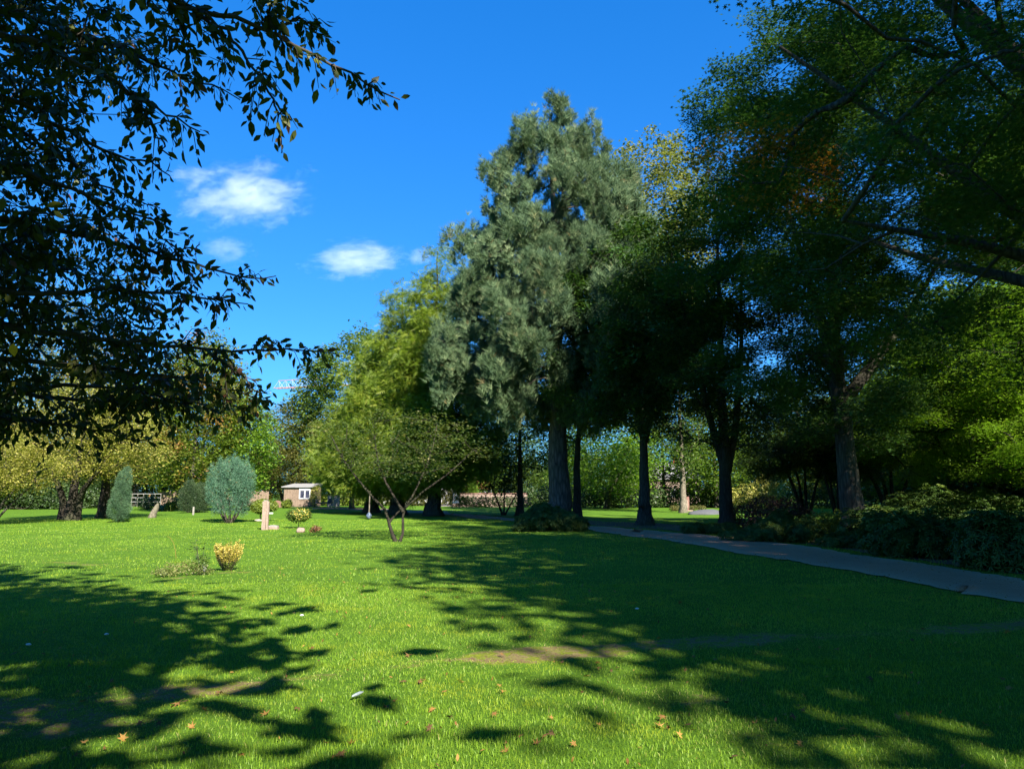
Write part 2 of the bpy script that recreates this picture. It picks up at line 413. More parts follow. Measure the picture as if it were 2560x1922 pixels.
def path_material():
    m, t, out = new_mat('fine_gravel_path')
    tc = t.nodes.new("ShaderNodeTexCoord"); obj = tc.outputs['Object']
    n1 = noise(t, 60, 6, 0.85, obj); n2 = noise(t, 1.2, 5, 0.65, obj)
    c1 = ramp(t, [(0.35, (0.19, 0.09, 0.046)), (0.65, (0.46, 0.25, 0.14))], n1.outputs['Fac']).outputs[0]
    c = mixc(t, mathn(t, 'MULTIPLY', mathn(t, 'SUBTRACT', n2.outputs['Fac'], 0.45), 2.0, True), c1, (0.24, 0.115, 0.06))
    at = t.nodes.new("ShaderNodeAttribute"); at.attribute_name = "tint"
    c = mixc(t, at.outputs['Fac'], c, (0.36, 0.25, 0.15))
    p = t.nodes.new("ShaderNodeBsdfPrincipled"); p.inputs['Roughness'].default_value = 0.95
    t.links.new(c, p.inputs['Base Color'])
    b = t.nodes.new("ShaderNodeBump"); b.inputs['Strength'].default_value = 0.6; b.inputs['Distance'].default_value = 0.01
    t.links.new(n1.outputs['Fac'], b.inputs['Height']); t.links.new(b.outputs[0], p.inputs['Normal'])
    t.links.new(p.outputs[0], out.inputs['Surface'])
    return m
M['path'] = path_material()
def ribbon(name, a, b, mat, lift, cols=9, edge=True):
    n = len(a); u = np.linspace(0, 1, cols)[None, :, None]
    rg = np.random.default_rng(5)
    a = a + rg.normal(0, 0.05, a.shape); b = b + rg.normal(0, 0.06, b.shape)
    P = a[:, None] * (1 - u) + b[:, None] * u
    Z = gz(P[..., 0], P[..., 1]) + lift
    V = np.concatenate([P, Z[..., None]], -1).reshape(-1, 3)
    i = (np.arange(n - 1)[:, None] * cols + np.arange(cols - 1)[None]).ravel()
    F = np.stack([i, i + 1, i + cols + 1, i + cols], -1)
    e = np.abs(np.linspace(-1, 1, cols)) ** 3 * (1 if edge else 0)
    return mesh_np(name, V, F, mat, np.tile(e, n), smooth=True, kind='structure')
ribbon('gravel_path', _pl, _pu, M['path'], 0.022)
def near_path(x, y):                # True inside the path, with ragged sides
    y = y + .10 * np.sin(x * 7.3) + .07 * np.sin(x * 17.1 + 2)
    yl = np.interp(x, _pl[:, 0], _pl[:, 1]); yu = np.interp(x, _pu[:, 0], _pu[:, 1])
    inside = (y > yl) & (y < yu)
    return inside
# paved yard and cross path far behind
def flat_patch(name, pts, mat, lift):
    P = [G(*p) for p in pts]
    V = [(p[0], p[1], lift) for p in P]
    me = bpy.data.meshes.new(name); me.from_pydata(V, [], [list(range(len(V)))]); me.update(); me.materials.append(mat)
    o = bpy.data.objects.new(name, me); COL.objects.link(o); o['kind'] = 'structure'; return o
M['paving'] = solid_mat('grey_yard_paving', (0.22, 0.19, 0.18), (0.34, 0.30, 0.29), 2, 0.9, 0.2)
flat_patch('yard_pavement', [(1100, 1266), (1300, 1266), (1330, 1254), (1120, 1252)], M['paving'], 0.05)
M['track'] = solid_mat('soil_track_earth', (0.10, 0.07, 0.05), (0.2, 0.15, 0.11), 2, 0.95, 0.2)
ribbon('cross_path', polyline([(780, 1271), (960, 1277), (1135, 1287)], 80), polyline([(780, 1268), (960, 1272), (1120, 1279)], 80), M['track'], 0.03, edge=False)

# bed of soil under the shrubs on the right, beyond the path
def bed():
    a = _pu[60:] + np.array([0.5, 1.1]); rg = np.random.default_rng(3)
    b = a + np.array([3.5, 8.0])[None] * np.linspace(0.35, 1.0, len(a))[:, None]
    ribbon('soil_bed', a + rg.normal(0, .05, a.shape), b, M['soil'], 0.012, 14, False)
bed()

# ------------------------------------------------------------------ foliage engine
def norm(a): return a / (np.linalg.norm(a, axis=-1, keepdims=True) + 1e-9)
T_DIAMOND = (np.array([(0, 0, 0), (.45, .30, .05), (1, 0, -.10), (.45, -.30, .05)], float), np.array([(0, 1, 2), (0, 2, 3)]))
T_OVAL = (np.array([(0, 0, 0), (.28, .19, .035), (.28, 0, -.01), (.28, -.19, .035), (.62, .20, .02), (.62, 0, -.035), (.62, -.20, .02), (1, 0, -.13)], float),
          np.array([(0, 2, 1), (0, 3, 2), (1, 2, 5), (1, 5, 4), (2, 3, 6), (2, 6, 5), (4, 5, 7), (5, 6, 7)]))
def _star(lobes):
    v = [(.48, 0, 0)]
    for a, r in lobes: v.append((.48 + r * math.cos(a), r * math.sin(a), -.06 * r * 2))
    n = len(v) - 1
    return np.array(v, float), np.array([(0, 1 + i, 1 + (i + 1) % n) for i in range(n)])
_D = math.radians
T_OAK = _star([(_D(0), .55), (_D(22), .22), (_D(48), .50), (_D(72), .17), (_D(105), .44), (_D(140), .14), (_D(180), .48), (_D(220), .14), (_D(255), .44), (_D(288), .17), (_D(312), .50), (_D(338), .22)])
def _radial(n, ln, w, up, seed):
    rg = np.random.default_rng(seed); v = []; f = []
    for i in range(n):
        a = i * 2.399; e = up + rg.uniform(-.25, .25)
        d = np.array([math.sin(e), math.cos(e) * math.cos(a), math.cos(e) * math.sin(a)])
        s = np.cross(d, [0.3, 0.5, 0.8]); s /= np.linalg.norm(s)
        b0 = np.array([0.35 * i / n, 0, 0])
        v += [b0 - s * w, b0 + s * w, b0 + d * ln * rg.uniform(.8, 1.1)]
        f.append((3 * i, 3 * i + 1, 3 * i + 2))
    return np.array(v), np.array(f)
T_NEEDLE = _radial(7, 0.9, 0.042, 0.85, 1)
T_LEAF4 = (np.array([(0, 0, 0), (.38, .22, .03), (.38, -.22, .03), (.72, .15, -.02), (.72, -.15, -.02), (1, 0, -.12)], float), np.array([(0, 2, 1), (1, 2, 4), (1, 4, 3), (3, 4, 5)]))
def _rosette():
    v = []; f = []
    for i in range(7):
        a = i * 2 * math.pi / 7 + (i % 2) * .2
        ca, sa = math.cos(a), math.sin(a); b = len(v)
        for (r, w, h) in ((.05, 0, 0), (.5, .13, .12), (1, 0, -.12), (.5, -.13, .12)):
            v.append((h, r * ca - w * sa, r * sa + w * ca))
        f += [(b, b + 1, b + 2), (b, b + 2, b + 3)]
    return np.array(v, float), np.array(f)
T_ROSETTE = _rosette()
def _spray():                        # a flat feathery spray
    v = []; f = []
    for i in range(5):
        x = .1 + i * .2
        for s in (1, -1):
            b = len(v); L = .34 * (1 - .13 * i)
            v += [(x - .05, 0, 0), (x + .06, 0, 0), (x + .14, s * L, -.05)]
            f.append((b, b + 1, b + 2) if s > 0 else (b, b + 2, b + 1))
    return np.array(v, float), np.array(f)
T_SPRAY = _spray()

def place(tpl, C, T, N, S, W=None):
    tv, tf = tpl
    T = norm(T); B = norm(np.cross(N, T)); N2 = np.cross(T, B)
    W = np.ones(len(C)) if W is None else W
    V = C[:, None] + S[:, None, None] * (tv[None, :, 0:1] * T[:, None] + W[:, None, None] * tv[None, :, 1:2] * B[:, None] + tv[None, :, 2:3] * N2[:, None])
    F = tf[None] + (np.arange(len(C)) * len(tv))[:, None, None]
    return V.reshape(-1, 3), F.reshape(-1, 3)

def skeleton(sites, trunk, r0, rng, seg=0.9, rtip=0.012, expo=0.42, zpen=1.2, wig=0.10, droop=0.0, climb=0.0):
    """limbs that reach every site from the trunk; returns tubes"""
    nodes = [np.array(p, float) for p in trunk]; par = list(range(-1, len(trunk) - 1)); cnt = [0] * len(trunk)
    cost = [0.0]
    for i in range(1, len(trunk)): cost.append(cost[-1] + np.linalg.norm(nodes[i] - nodes[i - 1]) * 0.3)
    NP = np.zeros((60000, 3)); NC = np.zeros(60000); n = len(trunk)
    NP[:n] = nodes; NC[:n] = cost
    ax = np.array(trunk)
    d0 = np.min(np.linalg.norm(sites[:, None] - ax[None], axis=-1), axis=1)
    chains = []
    for si in np.argsort(d0):
        s = sites[si]
        df = s[None] - NP[:n]
        L = np.linalg.norm(df, axis=1)
        pen = L + NC[:n] * 0.25 + zpen * np.maximum(0, NP[:n, 2] - s[2] + 0.15 * L)
        up_ = -df[:, 2] * -1.0; hd = np.hypot(df[:, 0], df[:, 1])
        pen += climb * np.maximum(0, up_ - .7 * hd)
        pen[0] += 5
        k = int(np.argmin(pen)); a = NP[k].copy(); L = np.linalg.norm(s - a)
        m = max(1, int(math.ceil(L / seg)))
        tt = np.linspace(0, 1, m + 1)[1:]
        pts = a + (s - a) * tt[:, None]
        pts[:, 2] += (np.sin(tt * math.pi) * L * (0.06 - droop))
        if m > 1: pts[:-1] += rng.normal(0, wig * min(1, L * 0.25), (m - 1, 3))
        idx = [k]
        for j in range(m):
            NP[n] = pts[j]; NC[n] = NC[idx[-1]] + L / m; par.append(idx[-1]); cnt.append(0); idx.append(n); n += 1
        i = n - 1
        while i >= 0:
            cnt[i] += 1; i = par[i]
        chains.append(idx)
    cnt = np.array(cnt, float); tot = max(cnt[0], 1)
    R = np.maximum(rtip, r0 * (cnt / tot) ** expo * 0.85)
    Vs = []; Fs = []; off = 0
    for idx in chains:
        p = NP[idx]; r = R[idx].copy(); r[0] = min(r[0], r[1] * 1.3)
        if len(p) == 2: p = np.array([p[0], (p[0] + p[1]) / 2 + rng.normal(0, .03, 3), p[1]]); r = np.array([r[0], (r[0] + r[1]) / 2, r[1]])
        sides = 7 if r[0] > 0.08 else (5 if r[0] > 0.03 else 3)
        r[-1] *= 0.6
        v, f = tube(p, r, sides); Vs.append(v); Fs.append(f + off); off += len(v)
    return Vs, Fs, off

def trunk_tube(pts, r0, r1, rng, flare=1.5, flute=0.06, sides=14):
    pts = np.array(pts, float)
    s = np.concatenate([[0], np.cumsum(np.linalg.norm(np.diff(pts, axis=0), axis=1))])
    q = np.unique(np.concatenate([np.linspace(0, min(1.2, s[-1]), 5), np.linspace(0, s[-1], max(6, int(s[-1] / 0.8)))]))
    P = np.stack([np.interp(q, s, pts[:, i]) for i in range(3)], -1)
    P[1:-1, :2] += rng.normal(0, r0 * 0.07, (len(P) - 2, 2))
    r = r0 + (r1 - r0) * (q / s[-1]) ** 0.9
    r = r * (1 + (flare - 1) * np.exp(-q / (r0 * 1.6)))
    return tube(P, r, sides, flute, rng)

def crown_sites(n, prof, rng, shell=0.55, lump=0.22, centre=(0, 0), sq=1.0):
    """prof: [(z, radius)], lumpy; positions biased to the outside"""
    z = np.array([p[0] for p in prof]); r = np.array([p[1] for p in prof])
    zz = np.linspace(z[0], z[-1], 300); rr = np.interp(zz, z, r)
    cdf = np.cumsum(rr ** 1.6 + 1e-6); cdf /= cdf[-1]
    Z = np.interp((np.arange(n) + rng.random(n)) / n, cdf, zz)
    th = (np.arange(n) * 2.39996 + rng.normal(0, .35, n)) % (2 * math.pi)
    ph = rng.random(6) * 6.28
    H = z[-1] - z[0]
    lm = 1 + lump * (np.sin(3 * th + ph[0] + 5 * Z / H) * .5 + np.sin(5 * th + ph[1] - 9 * Z / H) * .35 + np.sin(2 * th + ph[2] + 14 * Z / H) * .4)
    rad = np.interp(Z, z, r) * lm * (shell + (1 - shell) * 1) * (rng.random(n) ** (0.5 * (1 - shell) + 0.12))
    cx = np.interp(Z, [z[0], z[-1]], [0, centre[0]]); cy = np.interp(Z, [z[0], z[-1]], [0, centre[1]])
    return np.stack([cx + rad * np.cos(th), cy + rad * np.sin(th) * sq, Z], -1)

def leaves(sites, per, spread, size, tpl, rng, up=0.6, axis=None, droop=0.0, wid=1.0, aniso=None):
    n = len(sites); N = n * per
    sp = np.array(spread)
    csz = np.repeat(rng.uniform(0.65, 1.35, n), per)[:, None]
    C = np.repeat(sites, per, 0) + rng.normal(0, 1, (N, 3)) * sp[None] * csz
    Nn = rng.normal(0, 1, (N, 3)); Nn[:, 2] = np.abs(Nn[:, 2]) + up * 2.0
    Nn = norm(Nn)
    ctr = np.array([axis[0], axis[1]]) if axis is not None else np.array([0, 0])
    out = C.copy(); out[:, :2] -= ctr; out[:, 2] = 0; out = norm(out)
    T = rng.normal(0, 1, (N, 3)) + out * 0.8; T[:, 2] -= droop
    T = T - (T * Nn).sum(-1, keepdims=True) * Nn * 0.9
    S = size * rng.uniform(0.6, 1.3, N)
    V, F = place(tpl, C, T, Nn, S, np.full(N, wid))
    ct = np.repeat(rng.normal(0, 0.13, n), per)
    tint = np.clip(0.45 + ct + rng.normal(0, 0.2, N), 0, 1)
    return V, F, np.repeat(tint, len(tpl[0])), C

def needles(sites, per, spread, size, rng, upb=0.9):
    n = len(sites); N = n * per; sp = np.array(spread)
    C = np.repeat(sites, per, 0) + rng.normal(0, 1, (N, 3)) * sp[None]
    out = C.copy(); out[:, 2] = 0; out = norm(out)
    T = out * 0.6 + rng.normal(0, .35, (N, 3)); T[:, 2] += upb
    Nn = norm(rng.normal(0, 1, (N, 3)))
    S = size * rng.uniform(0.6, 1.25, N)
    V, F = place(T_NEEDLE, C, T, Nn, S)
    ct = np.repeat(rng.normal(0, 0.12, n), per)
    tint = np.clip(0.5 + ct + rng.normal(0, 0.17, N), 0, 1)
    return V, F, np.repeat(tint, len(T_NEEDLE[0]))

def join(Vs, Fs):
    off = 0; V = []; F = []
    for v, f in zip(Vs, Fs):
        V.append(v); F.append(np.asarray(f) + off); off += len(v)
    return np.concatenate(V), np.concatenate(F)

BL = {}
def bough_protos(tpl, mat, leaf_u, nsub, per, flat=.55, up=.6, droop=0.0, variants=5):
    """small set of foliage masses, unit size, +X pointing away from the trunk"""
    key = (id(tpl), mat, leaf_u, nsub, per, flat, up, droop)
    if key in BL: return BL[key]
    res = []
    for k in range(variants):
        rg = np.random.default_rng(7000 + 13 * k + len(BL) * 101)
        d = norm(rg.normal(0, 1, (nsub, 3))) * rg.random((nsub, 1)) ** .45
        sub = d * np.array([1.0, .72, flat]); sub[:, 2] -= .18 * sub[:, 0] ** 2
        N = nsub * per
        spread = .12 if tpl is T_NEEDLE else (.14 if tpl is T_OAK else .22)
        C = np.repeat(sub, per, 0) + rg.normal(0, 1, (N, 3)) * (np.array([spread * .8, spread * .8, spread * 1.7]) if tpl is T_NEEDLE else np.array([spread, spread, spread * (.4 + .6 * flat)]))
        S = leaf_u * rg.uniform(.6, 1.3, N)
        if tpl is T_NEEDLE:
            T = np.array([.35, 0, 1.2]) + norm(C) * .3 + rg.normal(0, .26, (N, 3)); Nn = norm(rg.normal(0, 1, (N, 3)))
        else:
            Nn = rg.normal(0, 1, (N, 3)); Nn[:, 2] = np.abs(Nn[:, 2]) + up * 2; Nn = norm(Nn)
            T = rg.normal(0, 1, (N, 3)) + norm(C) * .8; T[:, 2] -= droop; T = T - (T * Nn).sum(-1, keepdims=True) * Nn * .9
        V, F = place(tpl, C, T, Nn, S)
        tint = np.clip(.45 + np.repeat(rg.normal(0, .13, nsub), per) + rg.normal(0, .2, N), 0, 1)
        o = mesh_np('bough', V, F, M[mat], np.repeat(tint, len(tpl[0])))
        me = o.data; bpy.data.objects.remove(o)
        res.append((me, sub[:5]))
    BL[key] = res
    return res

def make_tree(name, label, base, H, prof, n_sites, per, size, mat, seed, trunk_r=0.3, bark='bark', spread=(.5, .5, .3),
              tpl=T_DIAMOND, trunk=None, shell=.55, lump=.22, up=.6, droop=0.0, centre=(0, 0), wid=1.0, group=None,
              stems=None, zpen=1.2, extra=None, category='tree', kill=None, fork=0.55, flare=1.5, flute=.06, bough=None, tip=.12, expo=.55, climb=0.0):
    rng = np.random.default_rng(seed)
    t = thing(name, label, category, (base[0], base[1], float(gz(base[0], base[1])) if np.hypot(base[0], base[1]) < 60 else 0.0), group=group)
    sites = crown_sites(n_sites, prof, rng, shell, lump, centre)
    if extra is not None: sites = np.concatenate([sites, extra(rng)])
    if kill is not None: sites = sites[~kill(sites + np.array([base[0], base[1], 0]))]
    tk = trunk if trunk is not None else [(0, 0, -.1), (0.02, 0, H * .25), (centre[0] * .3, centre[1] * .3, H * fork), (centre[0] * .7, centre[1] * .7, H * .85)]
    stems = stems or [tk]
    Vs = []; Fs = []
    centres = sites
    if bough:
        bs = bough['s']; alt = bough.get('alt'); pr = bough_protos(tpl, mat, round(size / bs, 3), bough['nsub'], per, bough.get('flat', .55), up, droop)
        cx = np.array(centre); ex = []
        for i, c in enumerate(sites):
            me, sub = pr[i % len(pr)]
            if alt and alt[1](c + np.array([base[0], base[1], 0])):
                me, sub = bough_protos(tpl, alt[0], round(size / bs, 3), bough['nsub'], per, bough.get('flat', .55), up, droop, 2)[i % 2]
            ax_ = cx * (c[2] / H) if H else cx
            a = math.atan2(c[1] - ax_[1], c[0] - ax_[0]) + rng.normal(0, .5); k = bs * rng.uniform(.7, 1.2)
            b = bpy.data.objects.new('bough', me); COL.objects.link(b); b.parent = t; b['kind'] = 'stuff'
            tl = rng.normal(0, .12); b.location = [float(q) for q in c]; b.rotation_euler = (rng.normal(0, .15), tl, a); b.scale = (k, k * (1 if i % 2 else -1), k)
            ca, sa = math.cos(a), math.sin(a)
            for q in sub[:bough.get('twigs', 3)]:
                ex.append(c + k * np.array([q[0] * ca - q[1] * sa, q[0] * sa + q[1] * ca, q[2]]))
        sites = np.concatenate([sites, np.array(ex)])
    near = np.zeros(len(sites), int)
    if len(stems) > 1:
        dd = np.stack([np.min(np.linalg.norm(sites[:, None] - np.array(s)[None], axis=-1), axis=1) for s in stems], 0)
        near = np.argmin(dd, 0)
    for si, s in enumerate(stems):
        r = trunk_r if si == 0 else trunk_r * 0.8
        pts = np.array(s, float)
        hi = pts[0, 2] > 1.0
        if hi: r = trunk_r * .62
        v, f = trunk_tube(pts, r, max(0.02, r * tip), rng, 1.0 if hi else flare, flute); Vs.append(v); Fs.append(f)
        ss = sites[near == si]
        if len(ss) == 0: continue
        L = np.concatenate([[0], np.cumsum(np.linalg.norm(np.diff(pts, axis=0), axis=1))])
        q = np.linspace(0, L[-1], max(4, int(L[-1] / .8)))
        tn = np.stack([np.interp(q, L, pts[:, i]) for i in range(3)], -1)
        zmin = prof[0][0] * 0.6
        tn = tn[np.argmax(tn[:, 2] > zmin):] if (tn[:, 2] > zmin).any() else tn
        a, b, off = skeleton(ss, tn, r * 0.7, rng, zpen=zpen, expo=expo, rtip=.010, climb=climb)
        if a:
            v, f = join(a, [x - 0 for x in b]) if False else (np.concatenate(a), np.concatenate(b))
            Vs.append(v); Fs.append(f)
    V, F = join(Vs, Fs)
    mesh_np('trunk', V, F, M[bark], parent=t, smooth=True)
    if bough: return t
    if tpl is T_NEEDLE:
        V, F, tint = needles(sites, per, spread, size, rng)
    else:
        V, F, tint, _ = leaves(sites, per, spread, size, tpl, rng, up, None, droop, wid)
    mesh_np('crown', V, F, M[mat], tint, parent=t, kind='stuff')
    return t

# ------------------------------------------------------------------ the trees
def XY(px, Y, py=1232):
    return A(px, py, Y)
def Zt(py, Y): return float(A(1280, py, Y)[2])

# the tall pine in the middle of the park
PX, PY_ = XY(1400, 41)[0], 41.0
pine_prof = [(5.6, 2.5), (6.6, 6.0), (9.2, 7.2), (11.5, 6.9), (13.5, 6.3), (16, 5.5), (18.5, 4.6), (21, 3.6), (23.0, 2.7), (24.2, 1.7)]
make_tree('pine_tree', 'tallest tree, blue-green pine with a thick ridged trunk and an evergreen shrub at its foot', (PX, PY_), 24.6, pine_prof, 299, 30, 0.34, 'pine', 11, bough=dict(s=1.25, nsub=15, flat=.8), tip=.08,
          trunk_r=0.62, bark='bark_pine', spread=(.42, .42, .34), tpl=T_NEEDLE, shell=.5, lump=.09, flare=1.25, flute=.13,
          trunk=[(0, 0, -.1), (-.05, 0, 6), (-.1, 0, 13), (-.25, 0, 19), (-.4, 0, 24.2)], zpen=.4)

# dawn redwoods, left of the pine
rw_prof = [(1.9, 1.2), (3.5, 4.4), (6, 4.8), (10, 3.8), (14, 2.7), (18, 1.6), (21.5, .55), (23.4, .1)]
def redwood(name, label, px, Y, H, seed, wide=1.0, n=190):
    k = H / 23.0
    make_tree(name, label, (XY(px, Y)[0], Y), H, [(z * k, r * wide) for z, r in rw_prof], n, 30, 0.46, 'redwood', seed,
              trunk_r=0.42, bark='bark', spread=(.42, .42, .30), tpl=T_SPRAY, shell=.4, lump=.16, droop=1.1, up=.3, bough=dict(s=1.5, nsub=10, flat=.5), tip=.06,
              trunk=[(0, 0, -.1), (0, 0, H * .5), (0, 0, H * .97)], zpen=.3, flare=2.0, flute=.2,
              group='feathery yellow-green redwoods beside the pine')
redwood('redwood_tree', 'nearest redwood with wide fluted grey trunk base, left of the pine', 1084, 53, 20.5, 21, 0.95)
redwood('redwood_tree', 'middle redwood of three, behind the forked small tree, with a dark trunk', 995, 56, 18.5, 22, 0.95)
redwood('redwood_tree', 'left-hand shortest redwood of three, sunlit yellow-green', 930, 60, 15.5, 23, 0.95, 120)

# broad tree behind the redwoods
make_tree('broad_tree', 'broad round-headed green tree behind the redwoods, just right of the crane', (XY(865, 97)[0], 97), 21,
          [(3, 3.4), (7, 6.9), (12.6, 8.2), (18.4, 6.4), (22.3, 3.7), (24, .8)], 440, 84, 0.44, 'green', 31, trunk_r=.4, spread=(.7, .7, .5), centre=(1.2, 0))
# olive-leaved trees, centre left
make_tree('hornbeam_tree', 'dull olive low spreading tree standing just left of the shed', (XY(718, 97)[0], 97), 12.5,
          [(2.0, 2.0), (3.2, 5.4), (6.5, 6.6), (10.5, 5.2), (13.0, 2.4), (14.0, .5)], 380, 84, 0.30, 'olive', 41, trunk_r=.3, spread=(.7, .7, .28), up=1.0, lump=.2,
          stems=[[(0, 0, 0), (.2, 0, 2), (.8, 0, 5), (1, 0, 9)], [(-.3, 0, 0), (-.9, 0, 1.8), (-2.4, 0, 4), (-3.5, 0, 7)]])
make_tree('hornbeam_tree', 'pale olive tree whose layered boughs hang over the shed roof', (XY(880, 76)[0], 76), 10,
          [(2.6, 2.5), (4.0, 4.4), (6.5, 4.6), (9, 3.2), (11.2, 1.0)], 300, 60, 0.26, 'cream', 42, trunk_r=.26, spread=(.75, .75, .2), up=1.2, lump=.22)
# sweetgum with orange patches and its green neighbour
make_tree('sweetgum_tree', 'leafy tree turning orange in patches, above the blue-green cypress', (XY(478, 66)[0], 66), 15,
          [(1.9, 2.2), (3.2, 3.8), (6, 4.6), (10, 4.3), (13.5, 3.2), (16.6, 1.1)], 420, 56, 0.28, 'orange', 51, trunk_r=.24, spread=(.55, .55, .4), centre=(.3, 0))
make_tree('maple_tree', 'fresh green tree right behind the blue-green cypress', (XY(600, 68)[0], 68), 10.5,
          [(1.6, 1.5), (3, 2.7), (6, 3.0), (9, 2.4), (11, .6)], 260, 56, 0.26, 'bright', 52, trunk_r=.18, spread=(.5, .5, .4))
make_tree('maple_tree', 'green tree with yellowing top standing behind the orange-patched tree', (XY(500, 88)[0], 88), 20,
          [(4, 3), (8, 5.5), (13, 5.8), (17.5, 4), (20.5, .8)], 320, 46, 0.36, 'orange', 53, trunk_r=.3, spread=(.7, .7, .5))
# yellow trees at the left
make_tree('yellow_tree', 'spreading yellow-leaved tree with an ivy-covered trunk left of the slim cypress', (XY(180, 43)[0], 43), 8.5,
          [(2.5, 3.0), (3.3, 3.9), (4.6, 4.2), (6.2, 3.4), (7.8, 2.0), (8.6, .6)], 330, 84, 0.135, 'yellow', 61, trunk_r=.3, bark='bark_dark', spread=(.45, .45, .28), up=.9,
          stems=[[(0, 0, 0), (.05, 0, 1.6), (.3, 0, 4), (.5, 0, 7)], [(-.5, .2, 0), (-.6, .1, 1.6), (-1.8, 0, 3.4), (-2.6, 0, 5)], [(.25, .1, 0), (.55, 0, 1.6), (1.7, 0, 3.2), (2.6, 0, 5)]])
make_tree('yellow_tree', 'yellow-leaved tree with dark stout trunk hidden half behind the slim cypress', (XY(262, 47)[0], 47), 8,
          [(2.7, 2.0), (3.6, 3.2), (5.0, 3.4), (6.8, 2.6), (8.4, .6)], 250, 76, 0.14, 'yellow', 62, trunk_r=.36, bark='bark_dark', spread=(.45, .45, .3), up=.9)
make_tree('yellow_tree', 'low many-stemmed yellow-green tree cut by the left edge of the picture', (XY(-15, 37.5)[0], 37.5), 4.6,
          [(1.7, 1.6), (2.2, 2.5), (3.0, 2.7), (4.0, 1.9), (4.7, .4)], 240, 72, 0.12, 'yellow', 63, trunk_r=.09, bark='bark', spread=(.3, .3, .2), up=.9,
          stems=[[(0, 0, 0), (.5, 0, 1.1), (1.7, 0, 2.6)], [(-.1, .1, 0), (.2, 0, 1.3), (.8, 0, 3)], [(.1, -.1, 0), (.8, 0, .9), (2.1, 0, 2.2)], [(-.2, 0, 0), (-.7, 0, 1.3), (-1.5, 0, 2.8)], [(0, .1, 0), (-.1, .2, 1.4), (-.2, .1, 3.3)]])
make_tree('birch_tree', 'tall pale grey-green tree rising behind the near branches at the left', (XY(95, 92)[0], 92), 28,
          [(5, 4), (10, 7), (16, 7.5), (23, 5), (29, 1)], 380, 36, 0.45, 'birch', 71, trunk_r=.35, bark='bark_pale', spread=(.8, .8, .6), droop=.6)
make_tree('copper_tree', 'reddish tall tree beside the pale grey-green one at the left', (XY(215, 98)[0], 98), 24,
          [(5, 4), (10, 6.5), (16, 6.8), (21, 4), (25, .8)], 320, 40, 0.42, 'copper', 72, trunk_r=.35, spread=(.8, .8, .6))
make_tree('broad_tree', 'green tree standing far behind the yellow-leaved trees', (XY(330, 90)[0], 90), 14,
          [(3, 3), (6, 6), (10, 6), (14, 3), (16, .8)], 300, 40, 0.42, 'green', 73, trunk_r=.35, spread=(.8, .8, .6))

# the small forked tree on the lawn, with low layered boughs
fb = G(993, 1352)
make_tree('amelanchier_tree', 'small tree on the open lawn with two bare forking stems and wide layered boughs', fb[:2], 4.6,
          [(2.1, 1.2), (2.6, 2.4), (3.2, 2.7), (3.8, 2.3), (4.3, 1.2), (4.7, .3)], 120, 60, 0.10, 'small', 81, trunk_r=.062, bark='bark_dark', spread=(.42, .42, .09), up=2.2, lump=.25, flare=1.3,
          stems=[[(-.05, 0, -.02), (-.22, 0, .35), (-.33, 0, .75), (-.42, 0, 1.05), (-1.0, 0, 1.6), (-1.9, 0, 2.7), (-2.4, .1, 3.6)],
                 [(.08, 0, -.02), (.20, 0, .3), (.16, 0, .75), (.22, 0, 1.1), (.65, 0, 1.8), (1.1, 0, 2.9), (1.3, 0, 4)],
                 [(.18, 0, 1.0), (-.15, .05, 1.5), (-.7, .1, 2.4), (-.9, .1, 3.6)],
                 [(.22, 0, 1.1), (.9, -.2, 1.7), (1.9, -.3, 2.4), (2.6, -.4, 3.1)],
                 [(-.32, 0, .62), (.0, .05, 1.0), (.2, .05, 1.12)]], zpen=.6)

# trunks between the lawn and the yard behind
make_tree('dark_tree', 'slim dark-trunked tree standing just left of the pine beyond the path', (XY(1300, 54)[0], 54), 12,
          [(3.4, 2.4), (4.6, 4.8), (8, 5.2), (11, 3.4), (13, .8)], 260, 52, 0.24, 'oak', 91, trunk_r=.26, bark='bark_dark', spread=(.6, .6, .4), flare=1.9)
make_tree('shrub_tree', 'little many-stemmed tree in front of the boulders', (XY(1257, 57)[0], 57), 5.5,
          [(1.6, 1.0), (2.6, 2.0), (4, 1.9), (5.4, .5)], 120, 44, 0.2, 'dark', 92, trunk_r=.09, bark='bark_dark', spread=(.4, .4, .3),
          stems=[[(0, 0, 0), (-.4, 0, 1), (-1.2, 0, 3)], [(.1, 0, 0), (.1, 0, 1.2), (.2, 0, 4)], [(.15, 0, 0), (.7, 0, 1), (1.8, 0, 2.8)]])
make_tree('dark_tree', 'dark tree whose trunk shows directly behind the right side of the pine trunk', (XY(1443, 49)[0], 49), 15,
          [(5.5, 2.0), (7.5, 4.2), (11, 4.4), (14.5, 1.0)], 150, 40, 0.24, 'oak', 93, trunk_r=.30, bark='bark_dark', spread=(.6, .6, .4), flare=1.5, centre=(1, 0))
make_tree('lime_tree', 'stout tree with dappled trunk and low forks, right of the pine across the path', (XY(1611, 38)[0], 38), 16,
          [(5.0, 2.0), (6.5, 4.4), (9.5, 5.0), (13, 4.2), (16, 1.2)], 120, 44, 0.19, 'oak', 94, bough=dict(s=1.45, nsub=14, flat=.5), trunk_r=.33, bark='bark', spread=(.6, .6, .4), flare=1.75,
          stems=[[(0, 0, -.05), (.02, 0, 3), (.0, 0, 4.6), (-.5, 0, 6.5), (-.9, 0, 10)], [(.1, 0, 4.3), (.6, .2, 6.2), (1.5, .3, 9.5)]])
